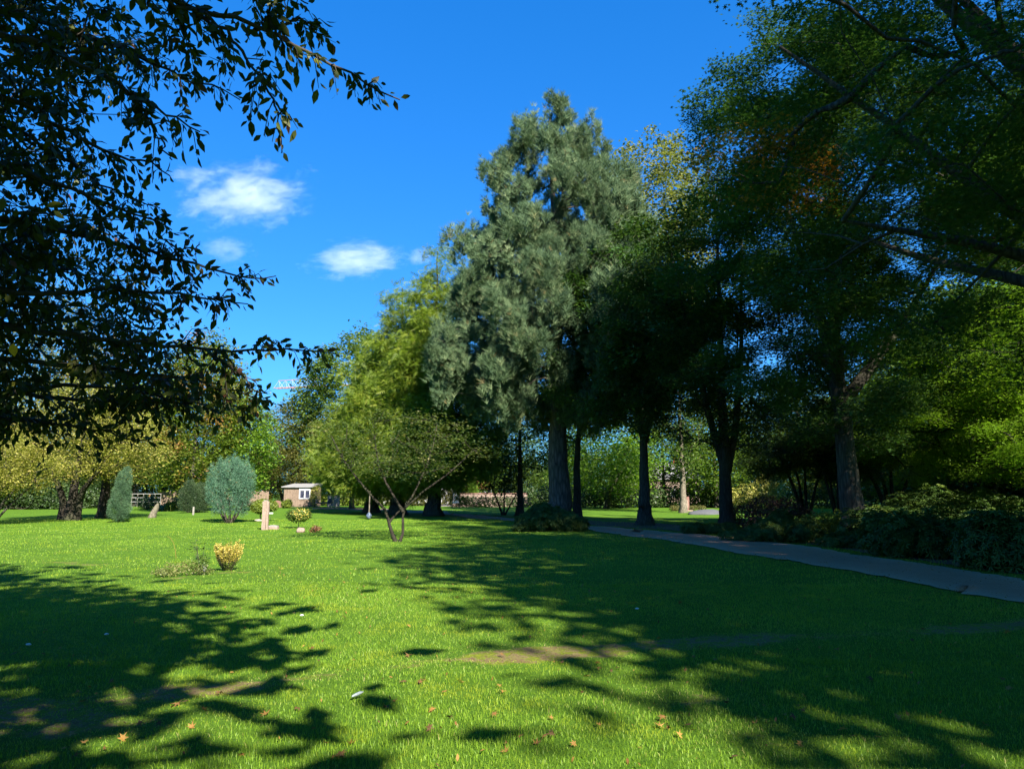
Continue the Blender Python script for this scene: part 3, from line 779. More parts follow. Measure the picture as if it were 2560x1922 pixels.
make_tree('beech_tree', 'dark tree by the path bend forking into three tall upright stems', (XY(1815, 33)[0], 33), 17,
          [(3.6, 2.2), (5.5, 4.0), (9, 4.8), (13, 4.4), (17.5, 1.2)], 115, 44, 0.17, 'dark', 95, bough=dict(s=1.4, nsub=14, flat=.3), trunk_r=.31, bark='bark_dark', spread=(.7, .7, .14), up=1.5, flare=1.6, centre=(1.0, .5),
          stems=[[(0, 0, -.05), (.0, 0, 3), (.05, 0, 8), (.1, 0, 15)], [(-.05, 0, 2.9), (-.6, 0, 5), (-1.5, 0, 9.5), (-2.3, 0, 14)], [(.1, 0, 2.5), (.55, 0, 4.4), (1.0, 0, 8), (1.3, 0, 14)]])

# bright trees standing far beyond the second lawn
for i, (px, Y, H, r, mt, lab) in enumerate([
    (1180, 98, 9, 5.0, 'bright', 'bright green tree next to the red house gable'),
    (1290, 104, 12, 5.5, 'green', 'green tree filling the gap left of the pine trunk'),
    (1515, 76, 11, 5.6, 'bright', 'sunlit maple with a leaning pale bough, between the pine and the dappled trunk'),
    (1660, 88, 13, 5.0, 'green', 'green tree in front of the far pink building'),
    (1790, 82, 14, 4.5, 'maple', 'light green tree behind the three-stemmed tree'),
    (1930, 90, 16, 6.5, 'maple', 'tall leafy tree closing the view above the yellow bush'),
    (2090, 84, 17, 7.0, 'green', 'tall green tree far behind the oak trunk'),
    (2280, 88, 18, 7.5, 'maple', 'far leafy tree right of the oak trunk')]):
    make_tree('park_tree', lab, (XY(px, Y)[0], Y), H, [(1.6, r * .5), (3.2, r * .85), (H * .5, r), (H * .8, r * .75), (H, r * .15)],
              250, 54, 0.34, mt, 100 + i, trunk_r=.26, spread=(.75, .75, .4), up=.8,
              trunk=[(0, 0, 0), (.6, 0, 2.4), (2.2, 0, 4.4), (2.4, 0, 8)] if i == 2 else None)
make_tree('plane_tree', 'tree with a pale bare trunk behind the red gravestone', (XY(1707, 62)[0], 62), 15,
          [(3.6, 1.2), (5, 2.4), (9, 3.2), (13, 2.6), (16, .6)], 170, 44, 0.26, 'green', 120, trunk_r=.30, bark='bark_pale', spread=(.5, .5, .4))
make_tree('plane_tree', 'yellow-green tall tree rising right behind the pine top', (XY(1613, 52)[0], 52), 28,
          [(10, 3), (14, 4.4), (20, 4.9), (25, 4.0), (28.8, 1.4)], 420, 70, 0.27, 'cream', 121, trunk_r=.30, bark='bark_dark', spread=(.4, .4, .32), centre=(1.7, 0))

# the oaks on the right
def oak(name, label, base, trunk_stems, prof, n, per, seed, tr, size=.16, bs=1.4, centre=(0, 0), kill=None, extra=None, sp=(.55, .55, .24), tpl=T_OAK, alt=None):
    return make_tree(name, label, base, 20, prof, n, per, size, 'oak', seed, trunk_r=tr, bark='bark', spread=sp, tpl=tpl, up=.9,
                     stems=trunk_stems, centre=centre, lump=.22, shell=.35, kill=kill, extra=extra, zpen=1.6, climb=3.0, expo=.62, flare=1.6, flute=.05, bough=dict(s=bs, nsub=30, flat=.35, alt=alt))
ob = G(2143, 1352)
def orange_spot(P):                  # the few sprays that have turned
    px, py, f = project(P)
    return any((px - a) ** 2 + (py - b) ** 2 < r * r for a, b, r in ((2010, 440, 90), (1900, 370, 40), (1960, 620, 36), (1880, 170, 30)))
def cut_left(limit):                 # the crown's own ragged left limit
    def f(P):
        px, py, fz = project(P)
        w = limit + 55 * np.sin(P[:, 2] * 1.9) + 35 * np.sin(P[:, 2] * 4.3 + 1)
        return (px - 2500 / np.maximum(fz, 1) < w - 90) & (fz > 0.5)
    return f
def cut_right(P): return cut_left(1755)(P) | (P[:, 0] > 19.0)
oak('oak_tree', 'oak with straight grey trunk rising from the shrub bed beside the path', ob[:2],
    [[(0, 0, -.05), (-.1, 0, 2), (-.3, 0, 5), (-.25, 0, 8), (-.1, 0, 14)], [(-.25, 0, 4.6), (1.5, -.6, 7), (3.2, -1.5, 10)], [(-.25, 0, 5.2), (-1.2, -.8, 8), (-2.6, -1.8, 12)]],
    [(3.4, 2.5), (4.6, 5.5), (8, 7.0), (12, 7.2), (16, 5.5), (19, 1.5)], 285, 34, 131, .40, kill=lambda P: cut_left(1790)(P) | ((project(P)[0] > 2270) & (P[:, 2] < 9)), size=.15)
oak('oak_tree', 'big red oak reaching in from the right edge with turning orange sprays', (14.2, 13.5),
    [[(0, 0, -.05), (-.2, 0, 3.5), (-.6, .2, 7), (-1.5, .3, 12), (-2.5, .5, 18)],
     [(-.2, 0, 3.6), (-1.9, .2, 5.5), (-4.2, .5, 7.4), (-6.8, .5, 9.6), (-8.5, .6, 11)],
     [(-.3, 0, 4.4), (-2.6, -.4, 5.4), (-5.2, -.5, 6.2), (-7.8, -.2, 6.8)],
     [(-.5, 0, 5.6), (-2.0, .3, 8.4), (-4.6, .2, 11.6), (-7.0, 0, 14)],
     [(-.6, .1, 7.0), (-3.4, .0, 9.6), (-6.2, .3, 13.0), (-8.4, .6, 17.0)],
     [(-.3, .2, 4.0), (-1.4, 2.2, 6.0), (-3.6, 4.4, 7.6), (-5.0, 6, 9.0)]],
    [(4.4, 3.5), (5.2, 7.0), (8, 9.6), (12, 10.2), (16, 9.0), (20, 6), (23, 1.5)], 360, 42, 132, .40, size=.11, alt=('oakorange', orange_spot), kill=cut_right, centre=(-1.0, 1.5))
# the trees behind and beside the photographer that shade the lawn
SHADE = []
def shade_tree(label, base, H, prof, seed, n=260, cat='lime_tree', mat='green', tr=.4):
    if not SHADE:
        SHADE.append(make_tree(cat, label, base, H, prof, n, 46, 0.46, mat, seed, trunk_r=tr, spread=(.75, .75, .55), shell=.3, lump=.08)); return SHADE[0]
    k = prof[2][1] / 7.6
    return copy_tree(SHADE[0], (base[0], base[1], 0), seed * 1.7, (k, k, H / 25), label)
shade_tree('broad tall tree standing to the right behind the photographer', (16.0, -4.5), 25, [(4.5, 4), (7, 7.0), (13, 7.8), (20, 6.6), (25, 2)], 141, 640)
shade_tree('round-headed tree standing further back behind the photographer, to the right', (17.9, -9.5), 21, [(2.0, 4), (5, 8), (5.6, 8.5), (15, 7), (20, 2)], 147, 300)
shade_tree('broad tree standing to the right, beyond the picture edge', (40, -2), 24, [(3.0, 4), (5, 7.0), (9, 7.6), (13, 6.6), (18, 2)], 142, 300)
shade_tree('tree outside the left edge whose shadow streaks the lawn', (-20.5, 18), 14, [(6, 2), (9, 3.6), (3.4, 3.8), (15, 1.2)], 143, 160)
shade_tree('tall tree on the far right beyond the picture edge', (38, 22), 20, [(2.5, 4), (5, 7.5), (8, 8), (15, 7), (20, 2)], 144, 320)
shade_tree('tree far right beyond the shrub bed', (36, 40), 22, [(2.0, 4), (5, 8), (8, 8.5), (15, 7), (20, 2)], 145, 300)
shade_tree('slender tree standing behind the photographer, shading the hanging boughs', (-5.8, -6.5), 14.5, [(2.0, 4), (5, 8), (4.3, 8.5), (15, 7), (20, 2)], 146, 300)

# low-boughed trees behind the shrub bed at the right
for i, (px, Y, H, z0, r, mt, lab, tr) in enumerate([
    (2445, 31, 10, 2.3, 5.2, 'bright', 'bright green layered tree with dark fanned stems behind the rhododendrons', .17),
    (2640, 27, 10, 2.0, 4.6, 'bright', 'bright green layered tree cut by the right edge', .17),
    (2225, 38, 8, 2.3, 3.6, 'maple', 'small leaning tree right of the oak trunk', .17),
    (2010, 40, 8, 2.2, 3.4, 'dark', 'small dark tree behind the purple-leaved bush', .14),
    (2090, 37, 6.5, 2.4, 3.0, 'dark', 'slanting thin-stemmed tree left of the oak trunk', .10)]):
    s = tr * 8
    make_tree('understory_tree', lab, (XY(px, Y)[0], Y), H, [(z0, r * .5), (z0 + .9, r * .95), (H * .5, r), (H * .8, r * .7), (H, r * .2)],
              130 if i < 2 else 60, 56, 0.125, mt, 150 + i, bough=dict(s=1.15, nsub=14, flat=.22), trunk_r=tr, bark='bark_dark', spread=(.62, .62, .10), up=2.0, flare=1.3,
              stems=[[(0, 0, 0), (-.5 * s, 0, 2), (-1.3 * s, 0, 4.5)], [(.1, 0, 0), (.1, 0, 2), (.2, 0, 5.5)], [(.15, .1, 0), (.6 * s, 0, 2), (1.5 * s, 0, 4.6)], [(0, .1, 0), (-.1, .3, 2), (-.5 * s, .5, 5)]])

# the line of trees that closes the park; copies of two prototypes, each a tree of its own
_rg = np.random.default_rng(77)
pa = make_tree('far_tree', 'tall tree in the dense line closing the park at the far side', (XY(2400, 62)[0], 62), 20,
               [(.6, 4), (2.5, 6.5), (8, 7.5), (14, 6.2), (20, 1.0)], 360, 70, 0.50, 'green', 171, spread=(.9, .9, .5), trunk_r=.3)
pb = make_tree('far_tree', 'tall tree in the dense line closing the park at the far side', (XY(2560, 52)[0], 52), 18,
               [(.6, 4), (2.5, 6.5), (8, 7.0), (13, 5.8), (18, 1.0)], 360, 70, 0.48, 'dark', 172, spread=(.9, .9, .5), trunk_r=.3)
for o_ in (pa, pb): o_["group"] = 'trees in the line closing the park'
FT = 'tall tree in the dense line closing the park at the far side'
pts = []
for px, Y, k in [(2250, 108, .8), (2000, 112, .8), (2130, 100, .8), (2390, 86, .95), (2560, 74, .95), (2720, 60, 1.0), (2900, 50, 1.0), (1850, 118, .72),
                 (2500, 110, 1.0), (2480, 72, .8), (2700, 90, 1.0), (3100, 45, 1.0), (3100, 80, 1.1)]:
    pts.append((XY(px, Y)[0], Y, k, px > 2050))
for px, Y, k in [(-60, 88, .8), (60, 76, .42), (230, 84, .42), (-220, 70, .8), (-420, 60, .9), (-100, 120, 1.1), (-600, 95, 1.0), (380, 110, .5), (720, 125, .5), (1010, 120, .42), (1440, 128, .5), (1580, 122, .55), (1730, 126, .55), (1080, 118, .4), (1150, 128, .4), (1230, 132, .42), (1320, 124, .42), (1380, 120, .42), (1500, 118, .45), (820, 122, .42), (910, 126, .42), (640, 116, .42), (540, 120, .5), (460, 108, .45), (300, 112, .5), (140, 100, .5), (20, 96, .5)]:
    pts.append((XY(px, Y)[0], Y, k, (px < 300)))
for i, (x, y, k, d) in enumerate(pts):
    copy_tree(pb if d else pa, (x, y, 0), _rg.uniform(0, 6.28), (k * _rg.uniform(.9, 1.15), k * _rg.uniform(.9, 1.15), k * _rg.uniform(.85, 1.1)), FT, 'trees in the line closing the park')

# ------------------------------------------------------------------ the cherry tree over the photographer, its boughs hanging in from the left
def cherry():
    rng = np.random.default_rng(201)
    t = thing('cherry_tree', 'dark overhanging tree whose leafy boughs hang in from the upper left', 'tree', (0, 0, 0))
    trunk = np.array([(-5.6, -0.6, -.05), (-5.5, -0.5, 1.2), (-5.3, -0.2, 2.3), (-5.0, 0.2, 3.4), (-4.8, .6, 5.0), (-4.6, .8, 6.5)])
    v, f = trunk_tube(trunk, .24, .08, rng); WV = [v]; WF = [f]
    mains = [  # photo position and distance of points along each bough
        [(-420, -260, 2.7), (100, -120, 3.0), (420, 0, 3.2), (640, 70, 3.4), (850, 170, 3.6), (1000, 250, 3.7)],
        [(420, 0, 3.2), (560, 70, 3.3), (640, 180, 3.3), (690, 280, 3.35), (705, 380, 3.4)],
        [(640, 70, 3.4), (760, 50, 3.6), (800, 90, 3.7)],
        [(560, -80, 3.5), (700, -10, 3.6), (770, 10, 3.7)],
        [(-300, 0, 3.1), (100, 110, 3.3), (330, 230, 3.5), (440, 300, 3.5), (500, 330, 3.6)],
        [(330, 230, 3.5), (380, 320, 3.5), (430, 400, 3.6)],
        [(-300, 150, 3.5), (60, 260, 3.6), (260, 380, 3.8), (400, 420, 3.9), (425, 440, 3.9)],
        [(-300, 330, 3.9), (60, 430, 4.0), (300, 520, 4.2), (430, 575, 4.3)],
        [(-300, 480, 4.0), (60, 560, 4.2), (300, 610, 4.4), (500, 660, 4.6), (620, 700, 4.7), (690, 690, 4.8)],
        [(300, 610, 4.4), (420, 640, 4.5), (500, 610, 4.5)],
        [(-300, 640, 4.0), (60, 740, 4.2), (300, 720, 4.4), (480, 740, 4.5), (620, 760, 4.6)],
        [(-300, 760, 4.2), (60, 830, 4.3), (300, 850, 4.4), (520, 880, 4.6), (700, 870, 4.7), (840, 885, 4.8)],
        [(-300, 860, 4.3), (60, 900, 4.5), (300, 930, 4.6), (520, 950, 4.7), (640, 1000, 4.8), (690, 1010, 4.8)],
        [(-300, 950, 4.8), (60, 990, 5.0), (300, 1000, 5.2), (520, 1010, 5.3), (660, 1040, 5.4)],
        [(-300, 1020, 4.9), (60, 1050, 5.1), (260, 1080, 5.3), (390, 1110, 5.4)],
        [(520, 880, 4.6), (600, 930, 4.6), (650, 990, 4.7)],
        [(-300, 560, 5.5), (60, 640, 5.5), (260, 700, 5.6), (420, 800, 5.6)],
        [(-300, 200, 5.0), (60, 330, 5.0), (250, 460, 5.0), (400, 520, 5.0)],
        [(-300, -100, 4.4), (60, 40, 4.4), (300, 120, 4.4), (480, 200, 4.4), (600, 250, 4.4)],
    ]
    LC = []; LT = []; LS = []; tipf = []
    def poly(P, n):
        s = np.concatenate([[0], np.cumsum(np.linalg.norm(np.diff(P, axis=0), axis=1))])
        q = np.linspace(0, s[-1], n)
        return np.stack([np.interp(q, s, P[:, i]) for i in range(3)], -1), s[-1]
    def add_leaves(P, L, step, along=0.0):
        n = max(2, int(L / step))
        Q, _ = poly(P, n)
        D = norm(np.gradient(Q, axis=0)) if n > 2 else np.repeat(norm((P[-1] - P[0])[None]), n, 0)
        for i in range(n):
            side = rng.normal(0, 1, 3); side -= side.dot(D[i]) * D[i]; side /= np.linalg.norm(side) + 1e-9
            T = D[i] * .55 + side * .8 + np.array([0, 0, -.45])
            LC.append(Q[i] + side * .012); LT.append(T); LS.append(rng.uniform(.036, .084)); tipf.append(i / n)
    for bi, m in enumerate(mains):
        K = np.array([A(*p) for p in m])
        n = 26
        P, L = poly(K, n)
        for _ in range(2): P[1:-1] = (P[:-2] + P[1:-1] * 2 + P[2:]) / 4
        P[1:-1] += rng.normal(0, .010, (n - 2, 3))
        if m[0][0] < -200:
            a = trunk[3 + bi % 3]; Q = np.linspace(a, P[0], 6)[:-1]; Q[1:, 2] += .25 * np.sin(np.linspace(.2, 1, 4) * 3.14)
            P2 = np.concatenate([Q, P])
        else: P2 = P
        r0 = .030 if m[0][0] < -200 else .011
        v, f = tube(P2, np.linspace(r0, .0035, len(P2)), 6); WV.append(v); WF.append(f)
        add_leaves(P[n // 2:], L / 2, .030)
        # side twigs
        for k in range(int(L / .045)):
            u = rng.uniform(0.02, .97); i = int(u * (n - 1)); a = P[i]
            d = P[min(i + 1, n - 1)] - P[max(i - 1, 0)]; d /= np.linalg.norm(d)
            s = rng.normal(0, 1, 3); s[2] -= .35; s -= s.dot(d) * d; s /= np.linalg.norm(s)
            ln = rng.uniform(.12, .42) * (1.1 - .75 * u)
            if bi in (0, 1, 2, 3, 4, 5): ln *= .75
            e = a + (d * .6 + s * .75) * ln; mid = (a + e) / 2 + np.array([0, 0, .04 * ln / .3]); e = e - np.array([0, 0, .05])
            tw = np.array([a, mid, e])
            v, f = tube(tw, [.0045, .003, .0016], 3); WV.append(v); WF.append(f)
            add_leaves(tw, ln, .018)
            if ln > .2:
                for _ in range(2):
                    b = a + (e - a) * rng.uniform(.3, .8); e2 = b + norm(rng.normal(0, 1, 3) + np.array([.2, 0, -.3])) * rng.uniform(.08, .2)
                    tw2 = np.array([b, (b + e2) / 2, e2]); v, f = tube(tw2, [.003, .002, .0012], 3); WV.append(v); WF.append(f)
                    add_leaves(tw2, np.linalg.norm(e2 - b), .018)
    # the mass of the crown at the left and above the photographer
    def blob(c, r, n):
        d = norm(rng.normal(0, 1, (n, 3))) * rng.random((n, 1)) ** .4
        return np.array(c) + d * np.array(r)
    S = np.concatenate([blob((-4.9, 5.2, 4.0), (2.3, 2.4, 2.3), 330), blob((-4.3, 3.7, 3.3), (2.0, 1.4, 1.4), 120),
                        blob((-3.2, 0.2, 5.4), (2.6, 1.9, 1.3), 110), blob((-6.5, 1.5, 5.0), (2.6, 2.5, 1.8), 150), blob((-7.5, 5, 4.6), (2.4, 2.6, 2.0), 150)])
    S = np.concatenate([S, blob(A(170, 110, 4.5), (1.0, .8, .7), 34), blob(A(180, 900, 5.2), (1.1, .8, .45), 22), blob(A(400, 960, 5.4), (.5, .4, .22), 12)])
    px, py, fz = project(S)
    lim = np.interp(py, [-400, 0, 300, 600, 800, 1000, 1100, 1200], [600, 560, 330, 400, 480, 520, 260, 60]) - 60
    vis = (fz > .5) & (py > -260) & (py < 1400)
    keep = ~(vis & ((px > lim) | (py > 1090)))
    S = S[keep]
    a, b, off = skeleton(S, trunk[2:], .16, rng, seg=.6, rtip=.004, expo=.5)
    WV.append(np.concatenate(a)); WF.append(np.concatenate(b))
    for s in S:
        for _ in range(5):
            e = s + norm(rng.normal(0, 1, 3) + np.array([0, 0, -.3])) * rng.uniform(.18, .42)
            tw = np.array([s, (s + e) / 2 + [0, 0, .02], e]); v, f = tube(tw, [.004, .003, .0015], 3); WV.append(v); WF.append(f)
            add_leaves(tw, np.linalg.norm(e - s), .029)
    V, F = join(WV, WF)
    mesh_np('trunk', V, F, M['twig'], parent=t, smooth=True)
    C = np.array(LC); T = np.array(LT); Sz = np.array(LS)
    Nn = rng.normal(0, 1.0, (len(C), 3)); Nn[:, 2] += .8
    # bright red young leaves toward the lower bough tips
    px, py, fz = project(C)
    tint = np.clip(rng.normal(.42, .2, len(C)), 0, .86)
    red = (py > 590) & (py < 1000) & (px > 330) & (rng.random(len(C)) < .22)
    tint[red] = rng.uniform(.80, 1.0, red.sum())
    stray = rng.random(len(C)) < .008; tint[stray] = rng.uniform(.86, 1, stray.sum())
    inside = (fz > .3) & (px > 5) & (px < 2560) & (py > 5) & (py < 1900)
    score = np.where(inside, Sz / np.maximum(fz, .3), 0)
    sel = np.argsort(-score)[:300]
    rest = np.ones(len(C), bool); rest[sel] = False
    W = rng.uniform(.85, 1.25, len(C))
    V, F = place(T_LEAF4, C[rest], T[rest], Nn[rest], Sz[rest], W[rest])
    mesh_np('foliage', V, F, M['cherry'], np.repeat(tint[rest], 6), parent=t, kind='stuff', smooth=True)
    # the largest-looking leaves one by one; six shared leaf meshes
    from mathutils import Matrix
    tv, tf = T_OVAL; protos = {}
    def proto(key, tn, w, curl):
        vv = tv.copy(); vv[:, 1] *= w; vv[:, 2] += -curl * (vv[:, 0] ** 2)
        me = bpy.data.meshes.new('leaf'); me.from_pydata([tuple(x) for x in vv], [], [tuple(int(q) for q in x) for x in tf]); me.update()
        at = me.attributes.new("tint", 'FLOAT', 'POINT'); at.data.foreach_set("value", [tn] * len(vv))
        me.polygons.foreach_set("use_smooth", [True] * len(me.polygons))
        me.materials.append(M['yleaf'] if key == 'y' else M['cherry']); protos[key] = me
    for i in range(10): proto(i, .05 + .095 * i if i < 8 else .9 + .1 * (i - 8), .85 + .06 * (i % 4), .05 + .06 * (i % 3))
    proto('y', .3, 1.5, .05)
    def leaf_obj(c, Tn, N, s, me):
        Tn = Tn / np.linalg.norm(Tn); B = np.cross(N, Tn); B /= np.linalg.norm(B); N2 = np.cross(Tn, B)
        o = bpy.data.objects.new('leaf', me); COL.objects.link(o); o.parent = t
        m4 = Matrix(((Tn[0] * s, B[0] * s, N2[0] * s, c[0]), (Tn[1] * s, B[1] * s, N2[1] * s, c[1]), (Tn[2] * s, B[2] * s, N2[2] * s, c[2]), (0, 0, 0, 1)))
        o.matrix_local = m4
        return o
    for j in sel[:299]:
        k = min(9, int(tint[j] / .095)) if tint[j] < .86 else (8 + j % 2)
        leaf_obj(C[j], T[j], Nn[j], Sz[j], protos[min(k, 9)])
    yl = leaf_obj(A(33, 858, 2.3), np.array([0.05, .1, -1.0]), np.array([.15, -1.0, -.1]), .044, protos['y'])
    yl["label"] = 'single yellow-orange leaf hanging at the left edge'
    return t
cherry()

# ------------------------------------------------------------------ clipped conifers and shrubs
def clump(name, label, base, lobes, n, size, mat, seed, tpl=T_NEEDLE, upb=1.2, stems=None, cat='shrub', stem_r=.05, bark='bark_dark', group=None, depth=.14, core=None):
    """lobes: (cx, cy, z_low, z_high, radius); leaves grow on their lumpy outsides"""
    rng = np.random.default_rng(seed)
    t = thing(name, label, cat, (base[0], base[1], float(gz(base[0], base[1])) if base[1] < 60 else 0), group=group)
    C = []; O = []
    wts = np.array([(l[3] - l[2] + l[4]) * l[4] for l in lobes]); wts /= wts.sum()
    for l, w in zip(lobes, wts):
        k = max(8, int(n * w)); cx, cy, z0, z1, r = l
        d = norm(rng.normal(0, 1, (k, 3))); rr = 1 - np.abs(rng.normal(0, depth, k))
        lum = 1 + .06 * np.sin(d[:, 0] * 9 + d[:, 2] * 7 + seed) + .05 * np.sin(d[:, 1] * 13 + d[:, 2] * 11)
        rr = rr * lum
        P = np.stack([cx + d[:, 0] * r * rr, cy + d[:, 1] * r * rr, (z0 + z1) / 2 + d[:, 2] * (z1 - z0) / 2 * rr], -1)
        C.append(P); O.append(d)
    C = np.concatenate(C); O = np.concatenate(O)
    ok = C[:, 2] > .02; C = C[ok]; O = O[ok]
    N = len(C)
    T = O * .9 + rng.normal(0, .35, (N, 3)); T[:, 2] += upb
    Nn = norm(O + rng.normal(0, .5, (N, 3))) if tpl is not T_ROSETTE else norm(rng.normal(0, 1, (N, 3)))
    if tpl is T_DIAMOND or tpl is T_OVAL: T = rng.normal(0, 1, (N, 3)); T[:, 2] -= .2; Nn = norm(O + np.array([0, 0, .5]) + rng.normal(0, .45, (N, 3)))
    S = size * rng.uniform(.65, 1.25, N)
    V, F = place(tpl, C, T, Nn, S)
    tint = np.clip(.45 + .18 * np.sin(C[:, 0] * 7 + C[:, 2] * 5 + seed) + rng.normal(0, .2, N), 0, 1)
    mesh_np('foliage', V, F, M[mat], np.repeat(tint, len(tpl[0])), parent=t, kind='stuff')
    Vs = []; Fs = []
    stems = stems or [[(0, 0, -.02), (l[0] * .6, l[1] * .6, l[2] * .5 + l[3] * .1), (l[0], l[1], (l[2] + l[3]) / 2)] for l in lobes[:8]]
    for s in stems:
        v, f = tube(np.array(s, float), np.linspace(stem_r, stem_r * .3, len(s)), 6); Vs.append(v); Fs.append(f)
    V, F = join(Vs, Fs); mesh_np('stem', V, F, M[bark], parent=t, smooth=True)
    return t
_r = random.Random(9)

# blue-green goblet cypress: bundles of upright plumes over bare brown stems
cb = G(573, 1306)
lob = []
for i in range(80):
    a = _r.uniform(0, 6.283); q = math.sqrt(_r.random())
    top = 3.5 + .42 * _r.random() - .5 * q * q
    rr = 1.18 * q
    z0 = .55 + .75 * (1 - q) + .1 * _r.random() + (.35 if q > .8 else 0)
    lob.append((rr * math.cos(a), rr * math.sin(a), z0 + (.0 if q > .6 else .5), top if q < .8 else top - .6 * _r.random(), .17 + .05 * _r.random()))
for i in range(16):
    a = i * .393 + _r.uniform(-.1, .1); lob.append((.74 * math.cos(a), .74 * math.sin(a), .30 + .2 * _r.random(), 1.25 + .5 * _r.random(), .30))
clump('cypress_shrub', 'large goblet-shaped blue-green cypress with bare brown stems at its foot', cb[:2], lob, 17000, .105, 'cypress', 301, upb=1.5, cat='cypress',
      stems=[[(.1 * math.cos(a), .1 * math.sin(a), -.02), (.42 * math.cos(a), .42 * math.sin(a), .4), (.8 * math.cos(a), .8 * math.sin(a), 1.3)] for a in [i * .63 for i in range(10)]], stem_r=.075, bark='bark_pine', depth=.22)
# slim green column cypress
sb = G(296, 1306); sr = 24 / 1800 * sb[1]
clump('cypress_shrub', 'slim green column cypress, wider near the ground, beside the yellow trees', sb[:2],
      [(0, 0, .02, 1.6, .60), (.05, 0, .6, 2.3, .50), (.12, 0, 1.4, 2.9, .40), (.22, .1, 2.0, 3.1, .26), (-.1, 0, .1, 1.1, .52)], 9000, .085, 'cypress2', 302, upb=1.2, cat='cypress')
clump('cypress_shrub', 'narrow column cypress peeping out behind the slim green one', (XY(306, 44)[0], 44), [(.1, 0, .1, 2.6, .36), (.1, 0, 1.5, 3.55, .26)], 3000, .10, 'cypress2', 303, upb=1.4, cat='cypress')
# dark yew columns
for px, Y, w, h, lab in ((476, 58, .52, 2.8, 'broad dark green yew column left of the goblet cypress'), (500, 60, .5, 2.55, 'dark green yew column touching the goblet cypress')):
    X = XY(px, Y)[0]
    clump('yew_shrub', lab, (X, Y), [(dx, dy, .05, h - abs(dx) * .9 - .3 * _r.random(), .26) for dx in np.linspace(-w, w, 5) for dy in (-.3, 0, .3)], 6000, .13, 'yew', 304 + int(px), upb=1.4, cat='yew')
# golden-green clipped ball behind the gravestone
bb = G(652, 1304)
clump('box_shrub', 'clipped yellow-green ball shrub on a short stem behind the tall narrow gravestone', bb[:2], [(-.1, 0, .42, 1.22, .62), (.55, 0, .55, 1.15, .42), (.1, 0, .6, 1.28, .5)], 6500, .075, 'box', 310, T_DIAMOND,
      stems=[[(0, 0, 0), (-.05, 0, .3), (0, 0, .8)], [(.12, 0, 0), (.3, 0, .4), (.4, 0, .8)]], stem_r=.05, cat='topiary')
for k, (px, py, w, h, mt, lab) in enumerate([
    (402, 1277, .62, .55, 'cypress', 'low blue-green cushion shrub behind the tilted stump'),
    (424, 1277, .55, .85, 'box', 'small yellow-green mound shrub, left of the two by the yews'),
    (448, 1274, .75, 1.25, 'box', 'rounded yellow-green shrub with a flat shaded side by the yews'),
    (368, 1274, 1.2, 1.6, 'yew', 'grey-green mound shrub in the shade behind the cushion shrub'),
    (716, 1270, .7, 1.0, 'box', 'small fresh green shrub left of the shed'),
    (655, 1264, 1.5, 2.0, 'gold', 'loose yellow shrub against the fence behind the ball shrub')]):
    b = G(px, py)
    clump('garden_shrub', lab, b[:2], [(-.3 * w, 0, 0, h * .85, w * .6), (.3 * w, 0, .0, h, w * .6), (0, .1, 0, h * .9, w * .7)], 2600, .12, mt, 320 + k, T_DIAMOND)
# ball on a stem with yellow-marked leaves, in front of the rock
vb = G(745, 1321)
clump('variegated_shrub', 'ball-shaped shrub on a thin stem with yellow flecked leaves, behind a small rock', vb[:2], [(0, 0, .26, .92, .56), (-.2, 0, .3, .82, .4), (.25, 0, .35, .85, .36)], 2300, .085, 'green', 330, T_DIAMOND,
      stems=[[(0, 0, 0), (.02, 0, .3), (0, 0, .6)]], stem_r=.02, depth=.22)
rng_ = np.random.default_rng(5)
def flecks(base, c, r, n, size, mat, seed):
    rg = np.random.default_rng(seed); d = norm(rg.normal(0, 1, (n, 3)))
    P = np.array(c) + d * np.array(r) * rg.uniform(.85, 1.05, (n, 1)); N = norm(d + rg.normal(0, .4, (n, 3)))
    V, F = place(T_DIAMOND, P, rg.normal(0, 1, (n, 3)), N, size * rg.uniform(.7, 1.3, n))
    return mesh_np('yellow_foliage', V, F, M[mat], np.repeat(rg.random(n), 4), parent=base, kind='stuff')
vs = bpy.data.objects['variegated_shrub']
flecks(vs, (.1, -.05, .62), (.45, .5, .26), 420, .08, 'gold', 7)
